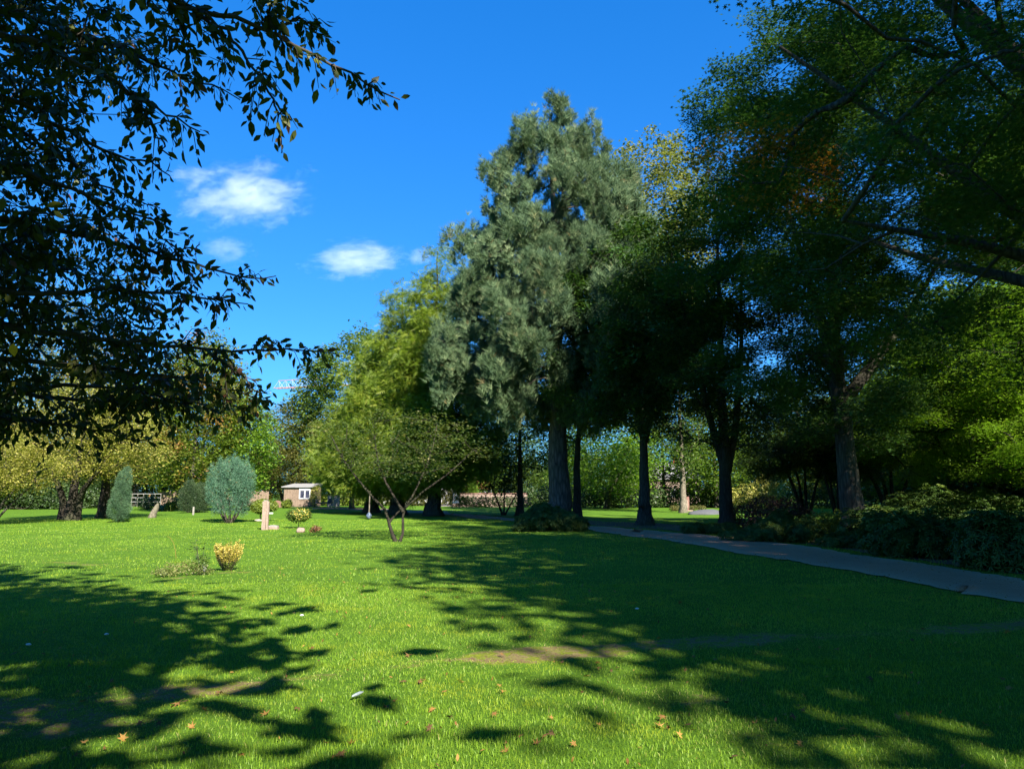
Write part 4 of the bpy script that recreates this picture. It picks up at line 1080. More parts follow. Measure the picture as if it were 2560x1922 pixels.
# the bright yellow variegated shrub standing on the sunlit lawn
yb = G(567, 1428)
def flame_shrub():
    t = thing('golden_shrub', 'knee-high yellow and cream shrub standing alone on the sunlit lawn', 'shrub', (yb[0], yb[1], float(gz(yb[0], yb[1]))))
    rg = np.random.default_rng(11); SV = []; SF = []; C = []; T = []; ti = []
    for i in range(75):
        a = rg.uniform(0, 6.28); q = math.sqrt(rg.random()) * .25
        h = rg.uniform(.32, .56) + (.12 if math.cos(a) > .3 and rg.random() < .5 else 0)
        s = np.array([(q * .3 * math.cos(a), q * .3 * math.sin(a), 0), (q * 1.0 * math.cos(a), q * math.sin(a), h * .5), (q * 1.25 * math.cos(a) + rg.normal(0, .02), q * 1.25 * math.sin(a), h)])
        v, f = tube(s, [.004, .003, .0015], 3); SV.append(v); SF.append(f)
        m = int(h / .010)
        for j in range(m):
            u = (j + .5) / m
            p = s[0] * (1 - u) ** 2 + 2 * s[1] * u * (1 - u) + s[2] * u ** 2
            b = j * 2.4; d = np.array([math.cos(b), math.sin(b), .9])
            C.append(p); T.append(d); ti.append(u * .75 + rg.uniform(-.25, .3))
    V, F = join(SV, SF); mesh_np('stem', V, F, M['twig'], parent=t)
    C = np.array(C); T = np.array(T); ti = np.clip(ti, 0, 1)
    S = rg.uniform(.028, .05, len(C)); Nn = norm(np.array([0, 0, 1.0]) + rg.normal(0, .5, (len(C), 3)))
    lo = C[:, 2] < .16
    V, F = place(T_DIAMOND, C[~lo], T[~lo], Nn[~lo], S[~lo]); mesh_np('foliage', V, F, M['gold'], np.repeat(ti[~lo], 4), parent=t, kind='stuff')
    V, F = place(T_DIAMOND, C[lo], T[lo], Nn[lo], S[lo]); mesh_np('lower_foliage', V, F, M['box'], np.repeat(ti[lo], 4), parent=t, kind='stuff')
flame_shrub()
# pale ground shrub, black-twigged plant, dry grass stalk and the grave candle holder beside it
gb = G(450, 1443)
clump('trailing_shrub', 'pale straggly shrub sprawling on the lawn left of the yellow shrub', gb[:2],
      [(-.38, 0, .0, .17, .24), (-.12, .05, 0, .30, .24), (.12, .1, 0, .32, .22), (.34, .12, 0, .26, .18), (-.2, -.1, 0, .14, .25), (.5, .15, 0, .16, .14)], 1500, .036, 'cream', 340, T_DIAMOND, depth=.4,
      stems=[[(x, 0, 0), (x * 1.2, .05, .1), (x * 1.5, .1, .2)] for x in np.linspace(-.35, .4, 9)], stem_r=.005)
clump('trailing_shrub_green', 'dark green tuft growing among the pale straggly shrub', (gb[0] + .28, gb[1] + .15), [(0, 0, 0, .34, .2), (.1, 0, .1, .4, .12)], 500, .04, 'green', 341, T_DIAMOND, depth=.5, stem_r=.004)
def twiggy():
    b = G(500, 1425); t = thing('rose_bush', 'thin dark-leaved upright plant behind the small grave lantern', 'plant', (b[0], b[1], 0))
    rg = np.random.default_rng(12); V_ = []; F_ = []; C = []; T = []
    for i in range(5):
        e = np.array([rg.uniform(-.22, .14), rg.uniform(-.1, .1), rg.uniform(.45, .74)])
        s = np.array([(0, 0, 0), e * [.5, .5, .45], e]); v, f = tube(s, [.006, .004, .002], 4); V_.append(v); F_.append(f)
        for j in range(7):
            u = rg.uniform(.3, 1); p = s[0] * (1 - u) + s[2] * u; q = p + rg.normal(0, 1, 3) * [.09, .09, .015]
            v, f = tube(np.array([p, (p + q) / 2, q]), [.002, .0015, .001], 3); V_.append(v); F_.append(f)
            for k in range(5): C.append(p + (q - p) * rg.uniform(.4, 1.1)); T.append(q - p + rg.normal(0, .05, 3))
    V, F = join(V_, F_); mesh_np('stem', V, F, M['twig'], parent=t)
    C = np.array(C); n = len(C); V, F = place(T_DIAMOND, C, np.array(T), norm(np.array([0, 0, 1.]) + rg.normal(0, .3, (n, 3))), rg.uniform(.03, .06, n))
    mesh_np('foliage', V, F, M['dark'], np.repeat(rg.random(n), 4), parent=t, kind='stuff')
    b = G(440, 1395); t2 = thing('grass_stalk', 'single tall dry grass stalk arching left above the pale straggly shrub', 'plant', (b[0], b[1], 0))
    s = np.array([(0, 0, 0), (-.03, 0, .2), (-.09, 0, .38), (-.18, 0, .50), (-.26, 0, .54)]); v, f = tube(s, [.004, .004, .003, .003, .002], 4)
    mesh_np('stem', v, f, M['fallen'], np.full(len(v), .9), parent=t2)
twiggy()
def lathe(name, prof, mat, parent=None, n=18):
    v = [(r * math.cos(2 * math.pi * i / n), r * math.sin(2 * math.pi * i / n), z) for r, z in prof for i in range(n)]
    f = [(k * n + i, k * n + (i + 1) % n, (k + 1) * n + (i + 1) % n, (k + 1) * n + i) for k in range(len(prof) - 1) for i in range(n)]
    f.append(tuple(reversed(range(n)))); f.append(tuple((len(prof) - 1) * n + i for i in range(n)))
    me = bpy.data.meshes.new(name); me.from_pydata(v, [], f); me.update(); me.materials.append(mat)
    me.polygons.foreach_set("use_smooth", [True] * len(me.polygons))
    o = bpy.data.objects.new(name, me); COL.objects.link(o)
    if parent: o.parent = parent
    return o
lb = G(508, 1427)
lt = thing('grave_lantern', 'small grey grave lantern with a domed lid between the pale shrub and the yellow shrub', 'lantern', (lb[0], lb[1], float(gz(lb[0], lb[1]))))
lathe('body', [(.058, 0), (.062, .01), (.060, .095), (.055, .10)], M['plastic_grey'], lt)
lathe('lid', [(.066, .101), (.066, .112), (.045, .135), (.012, .142), (.012, .155), (.002, .157)], M['metal_dark'], lt)

# ------------------------------------------------------------------ stones
def rock(name, label, base, s, seed, mat='stone_grey', cat='rock', group=None, parent=None, sink=.15, subd=3):
    import bmesh
    from mathutils import noise as mn
    bm = bmesh.new(); bmesh.ops.create_icosphere(bm, subdivisions=subd, radius=1.0)
    for v in bm.verts:
        p = v.co.copy(); k = 1 + .28 * mn.noise(p * 1.1 + Vector((seed * 3.1, 0, 0))) + .10 * mn.noise(p * 3.3 + Vector((0, seed, 0)))
        v.co = Vector((p.x * s[0] * k, p.y * s[1] * k, (p.z * k + 1 - 2 * sink) * s[2]))
    me = bpy.data.meshes.new(name); bm.to_mesh(me); bm.free(); me.materials.append(M[mat])
    me.polygons.foreach_set("use_smooth", [True] * len(me.polygons))
    o = bpy.data.objects.new(name, me); COL.objects.link(o); o.location = (float(base[0]), float(base[1]), float(gz(base[0], base[1])) if base[1] < 60 else 0.)
    if parent: o.parent = parent
    else: tag(o, label, cat, group)
    return o
# tall narrow gravestone: two rough upright halves with a seam, cross-shaped plan
gs = G(662, 1326)
g_ = thing('gravestone', 'tall narrow pink-brown gravestone split by a vertical groove, on the sunlit lawn', 'gravestone', (gs[0], gs[1], float(gz(gs[0], gs[1]))), rz=.12)
def rough_block(name, lo, hi, mat, parent, seed, rough=.012, top=0.0):
    import bmesh
    from mathutils import noise as mn
    bm = bmesh.new(); bmesh.ops.create_cube(bm, size=1)
    bmesh.ops.subdivide_edges(bm, edges=bm.edges[:], cuts=5, use_grid_fill=True)
    for v in bm.verts:
        p = Vector([lo[i] + (v.co[i] + .5) * (hi[i] - lo[i]) for i in range(3)])
        if v.co.z > .49: p.z += top * v.co.x
        v.co = p + Vector([mn.noise(p * 6 + Vector((seed + i * 7, 0, 0))) * rough for i in range(3)])
    me = bpy.data.meshes.new(name); bm.to_mesh(me); bm.free(); me.materials.append(M[mat])
    o = bpy.data.objects.new(name, me); COL.objects.link(o)
    if parent: o.parent = parent
    return o
rough_block('slab', (-.13, -.08, -.1), (.028, .08, 1.24), 'stone_pink', g_, 1, .02, .05)
rough_block('slab', (.036, -.06, -.1), (.13, .08, 1.22), 'stone_pink', g_, 2, .02, -.04)
rough_block('cap', (-.10, -.06, 1.235), (.10, .06, 1.27), 'stone_grey', g_, 3, .02)
ls = G(684, 1325)
ls_ = thing('stone_plinth', 'low rough stone block lying on the lawn right beside the tall narrow gravestone', 'stone', (ls[0], ls[1], 0))
rough_block('block', (-.2, -.12, -.05), (.2, .12, .15), 'stone_pink', ls_, 4, .03)
rough_block('block', (-.18, -.1, .152), (.19, .1, .20), 'stone_grey', ls_, 5, .04)
rock('rock', 'rounded brown rock lying at the foot of the ball-shaped shrub', G(752, 1331), (.18, .14, .13), 3, 'stone_pink')
rb_ = G(787, 1331)
clump('heather_plant', 'small reddish-brown leafy plant right of the rounded rock', rb_[:2], [(0, 0, .02, .32, .2), (.1, 0, 0, .26, .2), (-.15, 0, 0, .2, .12)], 420, .06, 'redtip', 350, T_DIAMOND, depth=.4, stem_r=.006, cat='plant')
# tilted pale stump, small posts and round-topped stones further back
st = G(378, 1296)
st_ = thing('tree_stump', 'pale tilted stump leaning right, standing between the slim cypress and the yews', 'stump', (st[0], st[1], 0))
v, f = tube(np.array([(0, 0, -.05), (.12, 0, .35), (.30, 0, .75), (.38, .0, .98)]), [.26, .20, .15, .05], 10, .15); mesh_np('stem', v, f, M['bark_pale'], parent=st_, smooth=True)
p1 = G(483, 1288); o = MB().box((-.06, -.05, -.05), (.06, .05, .62), taper=.92).build('stone_post', M['stone_grey'], bevel=.01); o.location = (p1[0], p1[1], 0); tag(o, 'small pale upright stone marker in front of the yew columns', 'stone')
p1 = G(693, 1268); t_ = thing('round_gravestone', 'brown round-topped gravestone behind the ball shrub, left of the shed', 'gravestone', (p1[0], p1[1], 0))
me = bpy.data.meshes.new('slab'); ang = [i * math.pi / 10 for i in range(11)]
fr = [(-.5, 0)] + [(-.5 * math.cos(a), .45 + .35 * math.sin(a)) for a in ang] + [(.5, 0)]
vv = [(x, -.08, z) for x, z in fr] + [(x, .08, z) for x, z in fr]; n_ = len(fr)
me.from_pydata(vv, [], [list(range(n_)), list(reversed(range(n_, 2 * n_)))] + [(i, i + n_, (i + 1) % n_ + n_, (i + 1) % n_) for i in range(n_)]); me.update(); me.materials.append(M['stone_red'])
o = bpy.data.objects.new('slab', me); COL.objects.link(o); o.parent = t_
p1 = G(676, 1300); t_ = thing('plant_label', 'small white plate on a stick just right of the tall narrow gravestone', 'sign', (p1[0], p1[1], 0))
MB().box((-.10, -.008, .38), (.14, .008, .46)).build('plate', M['white'], t_); MB().bar((0, .012, 0), (0, .012, .40), .008).build('post', M['metal_dark'], t_)
rock('rock', 'little pale stones at the foot of the clipped ball shrub', G(645, 1304), (.22, .15, .08), 8, 'stone_pale')
# second gravestone far right with two low clipped hedges
g2 = G(1716, 1277); Y2 = g2[1]
t_ = thing('gravestone', 'dark red upright gravestone between two low clipped hedges on the far lawn', 'gravestone', (g2[0], g2[1], 0), rz=.1)
rough_block('slab', (-.26, -.12, -.05), (.26, .12, 1.28), 'stone_red', t_, 6, .02, .06)
rough_block('inset', (.02, -.145, .25), (.15, -.124, 1.0), 'stone_pink', t_, 7, .006)
rough_block('plinth', (-.42, -.45, -.05), (.5, -.13, .09), 'stone_pink', t_, 8, .02)
for dx, w, lab in ((-.9, .62, 'left one of the two low clipped hedges flanking the red gravestone'), (1.0, .85, 'right one of the two low clipped hedges flanking the red gravestone')):
    clump('low_hedge', lab, (g2[0] + dx, g2[1] + .2), [(x, y, 0, .50, .22) for x in np.linspace(-w + .2, w - .2, 6) for y in (-.15, .15)], 1800, .08, 'olive', int(400 + dx * 10), T_DIAMOND, cat='hedge', depth=.05)
clump('green_wreath', 'small green plant at the foot of the red gravestone', (g2[0] + .75, g2[1] - .5), [(0, 0, 0, .16, .2)], 160, .07, 'bright', 409, T_DIAMOND, cat='plant', stem_r=.004)
o = rock('gravel_heap', 'dark grey heap of gravel between the red gravestone and the three-stemmed tree', (XY(1765, 58)[0], 58), (1.6, 1.0, .36), 12, 'gravel_heap', 'heap', sink=.5)

# boulders by the yard
for i, (px, w, h) in enumerate([(1203, .6, .42), (1219, .45, .32), (1233, .62, .48), (1252, .7, .42), (1272, .5, .34), (1286, .55, .40), (1316, .5, .35), (1333, .45, .3)]):
    b = G(px, 1265)
    rock('boulder', ['leftmost pale boulder in the row by the yard', 'small pale boulder, second from the left in the row', 'tallest pale boulder in the left half of the row', 'wide pale boulder behind the little many-stemmed tree', 'low boulder right of the wide one', 'pale boulder beside the slim dark trunk', 'greyish boulder right of the slim dark trunk', 'last small boulder on the right of the row'][i],
         (b[0], b[1] + (i % 2) * .6), (w, w * .8, h), 20 + i, 'stone_pale', 'boulder', 'boulders lined up by the paved yard', sink=.2)

# pole with foil-wrapped foot and the thin pale sapling stem
pp = G(922, 1297)
t_ = thing('wrapped_post', 'thin pale post with blue foil wrapped round its foot, on the shaded lawn', 'post', (pp[0], pp[1], 0))
MB().bar((0, 0, 0), (.02, 0, 1.75), .045, 8, .035).build('post', M['bark_pale'], t_, smooth=True)
rock('foil_wrap', '', (0, 0), (.17, .15, .21), 43, 'plastic_blue', parent=t_, sink=.05)

# ------------------------------------------------------------------ buildings and yard things behind
# garden shed with a white window
sh = XY(757, 90); SY = 90.0
t_ = thing('garden_shed', 'wooden garden shed with a small white-framed window under hanging boughs', 'shed', (sh[0], SY, 0), rz=-.12)
bw = MB(); 
for i in range(16):
    x = -1.75 + i * .22
    pl = MB().box((x, -1.5 - .01 * (i % 2), 0), (x + .205, -1.46, 2.35 + .0 * i)); pl.build('plank', M['wood'], t_)
MB().box((-1.72, -1.455, .02), (1.74, 1.5, 2.34)).build('wall', M['wood'], t_)
mb = MB(); mb.V += [(-2.0, -1.8, 2.33), (2.0, -1.8, 2.33), (2.0, 1.8, 2.75), (-2.0, 1.8, 2.75), (-2.0, -1.8, 2.43), (2.0, -1.8, 2.43), (2.0, 1.8, 2.85), (-2.0, 1.8, 2.85)]
mb.F += [(0, 3, 2, 1), (4, 5, 6, 7), (0, 1, 5, 4), (1, 2, 6, 5), (2, 3, 7, 6), (3, 0, 4, 7)]; mb.build('roof', M['roof'], t_)
wf = MB()
for b in (((.20, -1.60, .95), (1.62, -1.50, 1.05)), ((.20, -1.60, 1.95), (1.62, -1.50, 2.25)), ((.20, -1.595, 1.05), (.32, -1.50, 1.95)), ((1.50, -1.595, 1.05), (1.62, -1.50, 1.95)), ((.84, -1.595, 1.05), (.98, -1.50, 1.95))): wf.box(*b)
w_ = wf.build('window', M['white'], t_)
MB().box((.325, -1.53, 1.055), (.838, -1.52, 1.945)).build('pane', M['glass'], w_); MB().box((.985, -1.53, 1.055), (1.495, -1.52, 1.945)).build('pane', M['glass'], w_)
clump('ivy_shrub', 'yellowing creeper covering the right corner of the shed', (sh[0] + 2.0, SY - 1.9), [(0, 0, .1, 2.5, .55), (.3, 0, .5, 2.6, .5)], 1500, .14, 'yellow', 420, T_DIAMOND)
# low dark handcart parked in front of the shed
cx, cy = XY(812, 84)[0], 84.0
t_ = thing('garden_cart', 'low dark garden cart parked in the shade right of the shed', 'cart', (cx, cy, 0))
MB().box((-.95, -.4, .45), (.9, .4, .62)).box((-.95, -.4, .62), (-.85, .4, .95)).build('tray', M['metal_dark'], t_, bevel=.02)
MB().box((.45, -.35, .62), (.95, .35, 1.05), taper=.8).build('body', M['metal_dark'], t_, bevel=.03)
for x, y in ((-.6, -.44), (-.6, .44), (.65, -.44), (.65, .44)):
    w_ = MB().bar((x, y - .05, .26), (x, y + .05, .26), .26, 14); w_.build('wheel', M['metal_dark'], t_)
# corrugated panel leaning right of it
px_ = XY(835, 86)
t_ = thing('fence_panel', 'pale grey metal fence panel standing right of the shed', 'panel', (px_[0], 86, 0), rz=.15)
for i in range(8): MB().box((-.72 + i * .18, -.02 - .02 * (i % 2), .05), (-.55 + i * .18, .0 - .02 * (i % 2), 1.35)).build('slat', M['stone_grey'], t_)
MB().box((-.74, .002, .3), (.74, .05, .4)).box((-.74, .002, 1.0), (.74, .05, 1.1)).build('rail', M['metal_dark'], t_)
# wooden fence pieces behind the cypresses
for k, (px, Y, w, lab) in enumerate(((452, 92, 2.4, 'weathered board fence seen left of the yew columns'), (640, 93, 1.7, 'weathered board fence seen between the goblet cypress and the ball shrub'), (610, 96, 2.2, 'short run of weathered boards behind the goblet cypress'))):
    X = XY(px, Y)[0]; t_ = thing('board_fence', lab, 'fence', (X, Y, 0))
    for i in range(int(w / .24) * 2): MB().box((-w + i * .24, -.015, 0), (-w + i * .24 + .22, .015, 1.9 + .06 * math.sin(i * 3.3))).build('plank', M['wood'], t_)
    MB().box((-w, .018, .4), (w, .06, .5)).box((-w, .018, 1.4), (w, .06, 1.5)).build('rail', M['wood'], t_)
# white wire fence and pale things glimpsed left
X = XY(345, 88)[0]; t_ = thing('wire_fence', 'thin pale railing behind the slim cypress in the shade', 'fence', (X, 88, 0))
for i in range(9): MB().bar((-2.8 + i * .7, 0, 0), (-2.8 + i * .7, 0, 1.6), .03, 5).build('post', M['stone_grey'], t_)
for z in (.6, 1.1, 1.55): MB().bar((-2.8, .04, z), (2.8, .04, z), .02, 4).build('rail', M['white'], t_)
# board of notices and the hedge around the yard
X = XY(1140, 80)[0]; t_ = thing('notice_board', 'tall sign with four stacked pale panels at the entrance of the yard', 'sign', (X, 80, 0))
for i in range(4): MB().box((-.34, -.03, .55 + i * .28), (.34, .03, .80 + i * .28)).build('panel', M['white' if i != 1 else 'stone_grey'], t_)
MB().box((-.40, .035, 0), (-.34, .09, 1.72)).build('post', M['metal_dark'], t_); MB().box((.34, .035, 0), (.40, .09, 1.72)).build('post', M['metal_dark'], t_)
MB().box((-.4, -.05, 1.72), (1.0, .09, 1.82)).build('top_rail', M['roof'], t_)
X = XY(1225, 86)[0]
clump('yard_hedge', 'long low clipped hedge behind the boulders and the yard', (X, 86), [(x, 0, 0, 1.25, .6) for x in np.linspace(-4.2, 4.2, 16)], 5000, .18, 'dark', 430, T_DIAMOND, cat='hedge', depth=.08)
X = XY(1225, 88)[0]; t_ = thing('garden_wall', 'low orange-brown wall showing above the clipped yard hedge', 'wall', (X, 88, 0))
MB().box((-4.5, 0, 0), (4.5, .25, 1.55)).build('wall_face', M['stone_pink'], t_); MB().box((-4.6, -.05, 1.552), (4.6, .3, 1.66)).build('coping', M['stone_red'], t_)
X = XY(1193, 92)[0]
clump('thuja_tree', 'narrow bright green thuja cone beside the red house gable', (X - .6, 92), [(0, 0, .0, 3.0, .75), (0, 0, 1.2, 4.3, .5), (0, 0, 2.8, 5.4, .25)], 4500, .16, 'bright', 431, upb=1.4, cat='tree')
def house(label, x, y, w, d, h, wall, rh, seed, rz=0.0, roof='roof', wins=4, name='house'):
    t = thing(name, label, 'house', (x, y, 0), rz=rz)
    mb = MB().box((-w / 2, -d / 2, 0), (w / 2, d / 2, h)); b = len(mb.V)
    mb.V += [(-w / 2, -d / 2, h + .002), (-w / 2, d / 2, h + .002), (-w / 2, 0, h + rh - .1), (w / 2, -d / 2, h + .002), (w / 2, d / 2, h + .002), (w / 2, 0, h + rh - .1)]
    mb.F += [(b, b + 2, b + 1), (b + 3, b + 4, b + 5)]
    mb.build('wall', M[wall], t)
    r = MB(); o = .5
    for s in (-1, 1):
        q = len(r.V); e = h - o * rh / (d / 2)
        r.V += [(-w / 2 - o, s * (d / 2 + o), e), (w / 2 + o, s * (d / 2 + o), e), (w / 2 + o, 0, h + rh), (-w / 2 - o, 0, h + rh),
                (-w / 2 - o, s * (d / 2 + o), e + .2), (w / 2 + o, s * (d / 2 + o), e + .2), (w / 2 + o, 0, h + rh + .2), (-w / 2 - o, 0, h + rh + .2)]
        r.F += [[q + i for i in f] for f in ((0, 1, 2, 3), (7, 6, 5, 4), (0, 4, 5, 1), (1, 5, 6, 2), (0, 3, 7, 4))]
    ro = r.build('roof', M[roof], t)
    MB().box((w * .2, -.3, h + rh * .6), (w * .2 + .6, .3, h + rh + 1)).build('chimney', M['brick'], ro)
    for fl in range(max(1, int(h // 2.8))):
        for i in range(wins):
            x0 = -w / 2 + w * (i + .5) / wins
            f = MB(); z0 = fl * 2.8 + 1.0
            for bb_ in (((x0 - .6, -d / 2 - .06, z0), (x0 + .6, -d / 2 - .003, z0 + .1)), ((x0 - .6, -d / 2 - .06, z0 + 1.2), (x0 + .6, -d / 2 - .003, z0 + 1.3)), ((x0 - .6, -d / 2 - .055, z0 + .1), (x0 - .5, -d / 2 - .003, z0 + 1.2)), ((x0 + .5, -d / 2 - .055, z0 + .1), (x0 + .6, -d / 2 - .003, z0 + 1.2))): f.box(*bb_)
            wo = f.build('window', M['white'], t); MB().box((x0 - .49, -d / 2 - .03, z0 + .11), (x0 + .49, -d / 2 - .004, z0 + 1.19)).build('pane', M['glass'], wo)
    return t
house('red-rendered house glimpsed between trees left of the pine', XY(1192, 122)[0], 122, 3.6, 6, 4.4, 'brick', 2.6, 1, rz=.2)
house('pale low building glimpsed behind the redwood trunks', XY(1035, 118)[0], 118, 12, 6, 3.0, 'white', 1.4, 2, wins=5)
house('pinkish white house hidden behind trees right of the dappled trunk', XY(1650, 124)[0], 124, 12, 8, 4.2, 'stone_pink', 2.4, 3, wins=4)
house('white building barely visible behind the yellow trees', XY(240, 104)[0], 104, 9, 6, 3.0, 'white', 1.6, 4, wins=3)
# far bench of the second lawn
X = XY(2157, 66)[0]; t_ = thing('park_bench', 'small reddish wooden bench far behind the oak trunk', 'bench', (X, 66, 0))
for z, y in ((.45, -.2), (.45, 0), (.65, .16), (.82, .2)): MB().box((-.75, y - .07, z), (.75, y + .07 if z < .6 else y + .0, z + (.04 if z < .6 else .12))).build('plank', M['stone_pink'], t_)
for x in (-.6, .6): MB().box((x - .04, -.25, 0), (x + .04, .22, .44)).build('leg', M['metal_dark'], t_)

# crane with lattice jib beyond the trees
def crane():
    D = 240.0
    tip = A(689, 971, D); e = A(800, 966, D - 12); drop = 3.1
    t = thing('tower_crane', 'pink and white lattice jib of a tower crane above the trees at the left', 'crane', (tip[0], tip[1], 0))
    o = np.array([tip[0], tip[1], 0]); a = tip - o; d = (e - tip); L = np.linalg.norm(d); d /= L
    n = 30; step = L / 6.5; lo = MB(); up = MB(); br = MB(); side = np.array([-d[1], d[0], 0]) * .8
    def P(k, w): # w: -1,1 lower chords, 0 top
        z = np.array([0, 0, min(1.0, .82 + k * .02) * drop]) if w == 0 else np.zeros(3)
        return a + d * (k * step) + side * (w if w else 0) + z
    N_ = 26
    for w in (-1, 1): lo.bar(P(0, w), P(N_, w), .13, 5)
    lo.build('lower_chord', M['crane'], t)
    up.bar(P(.4, 0), P(N_, 0), .10, 5).build('upper_chord', M['crane'], t)
    for k in range(N_):
        for w in (-1, 1): br.bar(P(k, w), P(k + .45, 0), .05, 4); br.bar(P(k + .45, 0), P(k + 1, w), .05, 4)
        br.bar(P(k, -1), P(k, 1), .07, 4)
    br.build('lattice_brace', M['crane_white'], t)
    m = P(22, 1) * .5 + P(22, -1) * .5; ms = MB()
    for sx in (-1, 1):
        for sy in (-1, 1): ms.bar((m[0] + sx * .8, m[1] + sy * .8, 0), (m[0] + sx * .8, m[1] + sy * .8, m[2] + 4), .14, 4)
    for k in range(int(m[2] / 2)):
        s = 1 if k % 2 else -1
        ms.bar((m[0] - .8 * s, m[1] - .8, k * 2), (m[0] + .8 * s, m[1] - .8, k * 2 + 2), .07, 4); ms.bar((m[0] - .8 * s, m[1] + .8, k * 2), (m[0] + .8 * s, m[1] + .8, k * 2 + 2), .07, 4)
    ms.build('mast', M['crane'], t)
    MB().box((m[0] + 1, m[1] - 1, m[2] - 1.5), (m[0] + 2.6, m[1] + .6, m[2] + .8)).build('cab', M['crane_white'], t)
crane()

# ------------------------------------------------------------------ shrubs on the right
def rhodo(label, base, lobes, n, seed, mat='rhodo', size=.17, tpl=T_ROSETTE, name='rhododendron', cat='shrub', group=None):
    return clump(name, label, base, lobes, n, size, mat, seed, tpl, upb=1.0, stem_r=.03, depth=.18, cat=cat, group=group)
rb = [  # px, py of the foot, half width in m, height, label, material
    (2255, 1372, 1.5, 1.25, 'low dark rhododendron directly right of the oak trunk', 'rhodo'),
    (2330, 1400, 1.3, 1.2, 'rhododendron with glossy whorled leaves at the path edge, middle of the bed', 'rhodo'),
    (2400, 1402, 1.1, 1.05, 'rhododendron mound hanging over the bare soil near the path', 'rhodo'),
    (2520, 1432, 1.0, 1.25, 'yellowish-green rhododendron at the right picture edge', 'rhodo'),
    (2620, 1440, 1.2, 1.3, 'rhododendron at the right edge, mostly out of the picture', 'rhodo'),
    (2420, 1345, 2.2, 1.95, 'big sunlit-topped rhododendron at the back of the bed', 'rhodo'),
    (2540, 1350, 2.0, 1.7, 'dark tall rhododendron behind the yellowish one', 'rhodo')]
for i, (px, py, w, h, lab, mt) in enumerate(rb):
    b = G(px, py); rr = random.Random(i)
    lobes = [(rr.uniform(-.75, .75) * w, rr.uniform(-.5, .5) * w, 0, h * rr.uniform(.6, 1), w * rr.uniform(.28, .45)) for _ in range(12)]
    rhodo(lab, (b[0], b[1] + w * .45), lobes, int(1400 * w), 500 + i, mt, .15)
b = G(2090, 1350)
rhodo('fine-leaved round bush just left of the oak trunk', (b[0], b[1] + .6), [(-.5, 0, 0, .95, .6), (.4, 0, 0, 1.05, .6), (0, .3, 0, .95, .7)], 5200, 510, 'box', .07, T_DIAMOND, 'privet_bush')
for i, (px, py, w, h, lab) in enumerate([(2010, 1362, 1.5, .75, 'low dark evergreen mound left of the fine-leaved bush'), (1900, 1362, 1.1, .6, 'low dark evergreen mound in the middle of the row by the path'),
                                         (1790, 1338, 1.1, .5, 'low dark evergreen mound at the foot of the three-stemmed tree'), (2190, 1378, 1.2, .5, 'knee-high evergreen mound in front of the oak trunk'), (1980, 1345, 1.2, 1.1, 'higher dark mound behind the low evergreen row')]):
    b = G(px, py); rr = random.Random(40 + i)
    rhodo(lab, (b[0], b[1] + .5), [(rr.uniform(-.8, .8) * w, rr.uniform(-.3, .4), 0, h * rr.uniform(.6, 1), w * .4) for _ in range(8)], int(1500 * w), 520 + i, 'rhodo', .09, name='evergreen_mound')
b = G(1948, 1325)
rhodo('dark purple-leaved bush behind the low evergreen row', (b[0], b[1] + .8), [(-1.1, 0, 0, 1.2, .8), (-.3, 0, 0, 1.55, .9), (.6, 0, 0, 1.45, .9), (1.3, 0, 0, 1.1, .7)], 5200, 530, 'purple', .11, T_DIAMOND, 'purple_bush')
b = XY(1880, 62)
clump('yellow_bush', 'sunlit yellow bush on the far lawn behind the purple-leaved bush', (b[0], 62), [(-1.6, 0, 0, 2.0, .9), (-.5, 0, 0, 2.5, 1.0), (.8, 0, 0, 3.0, 1.1), (2.0, 0, .1, 2.6, 1.0), (1.5, 0, 1.5, 3.4, .9)], 3200, .22, 'yellow', 531, T_DIAMOND, depth=.3)
# bush at the pine's foot
pb_ = G(1385, 1331)
rhodo('spreading evergreen shrub wrapped round the foot of the pine', (pb_[0], pb_[1] + .8), [(-1.1, 0, 0, .75, .55), (-.5, -.1, 0, 1.15, .65), (.1, 0, 0, 1.0, .7), (.6, -.2, 0, .85, .55), (1.1, 0, 0, .6, .45), (-.4, .5, .2, 1.2, .6), (-1.35, -.1, 0, .35, .4)], 3800, 540, 'rhodo', .13, name='evergreen_shrub')
# dark evergreen hedge far behind the second lawn
for i, (px, Y, w, h, lab) in enumerate([(1450, 84, 4.0, 2.9, 'dark evergreen hedge mass right behind the pine trunk'), (1560, 82, 4.0, 2.8, 'dark glossy hedge mass under the sunlit maple'), (1670, 86, 4.5, 2.6, 'dark hedge mass under the pink house'),
                                        (1790, 84, 4.5, 2.9, 'dark hedge mass behind the gravel heap'), (60, 74, 4.5, 3.2, 'dark hedge mass in shade at the left edge'), (150, 78, 4.0, 2.6, 'dark hedge behind the ivy-covered trunk'),
                                        (950, 98, 5, 2.2, 'yellow-green bank of bushes behind the redwood trunks'), (1060, 96, 4, 2.2, 'yellowing bank of bushes behind the nearest redwood'), (2000, 80, 6, 3.0, 'dark hedge mass behind the yellow bush'), (2250, 78, 7, 3.2, 'dark hedge mass far behind the oak trunk'), (2480, 70, 7, 3.4, 'dark hedge mass behind the layered tree'),
                                        (1380, 92, 4.0, 2.4, 'shady bushes glimpsed between the pine and the slim dark trunk'), (860, 96, 4, 1.9, 'yellow-green bushes right of the grey fence panel')]):
    X = XY(px, Y)[0]; rr = random.Random(60 + i)
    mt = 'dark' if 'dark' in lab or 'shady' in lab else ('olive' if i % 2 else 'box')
    clump('hedge', lab, (X, Y), [(x, rr.uniform(-.6, .6), 0, h * rr.uniform(.75, 1.05), 1.0) for x in np.linspace(-w, w, 10)], 3400, .26, mt, 560 + i, T_DIAMOND, cat='hedge', depth=.15)

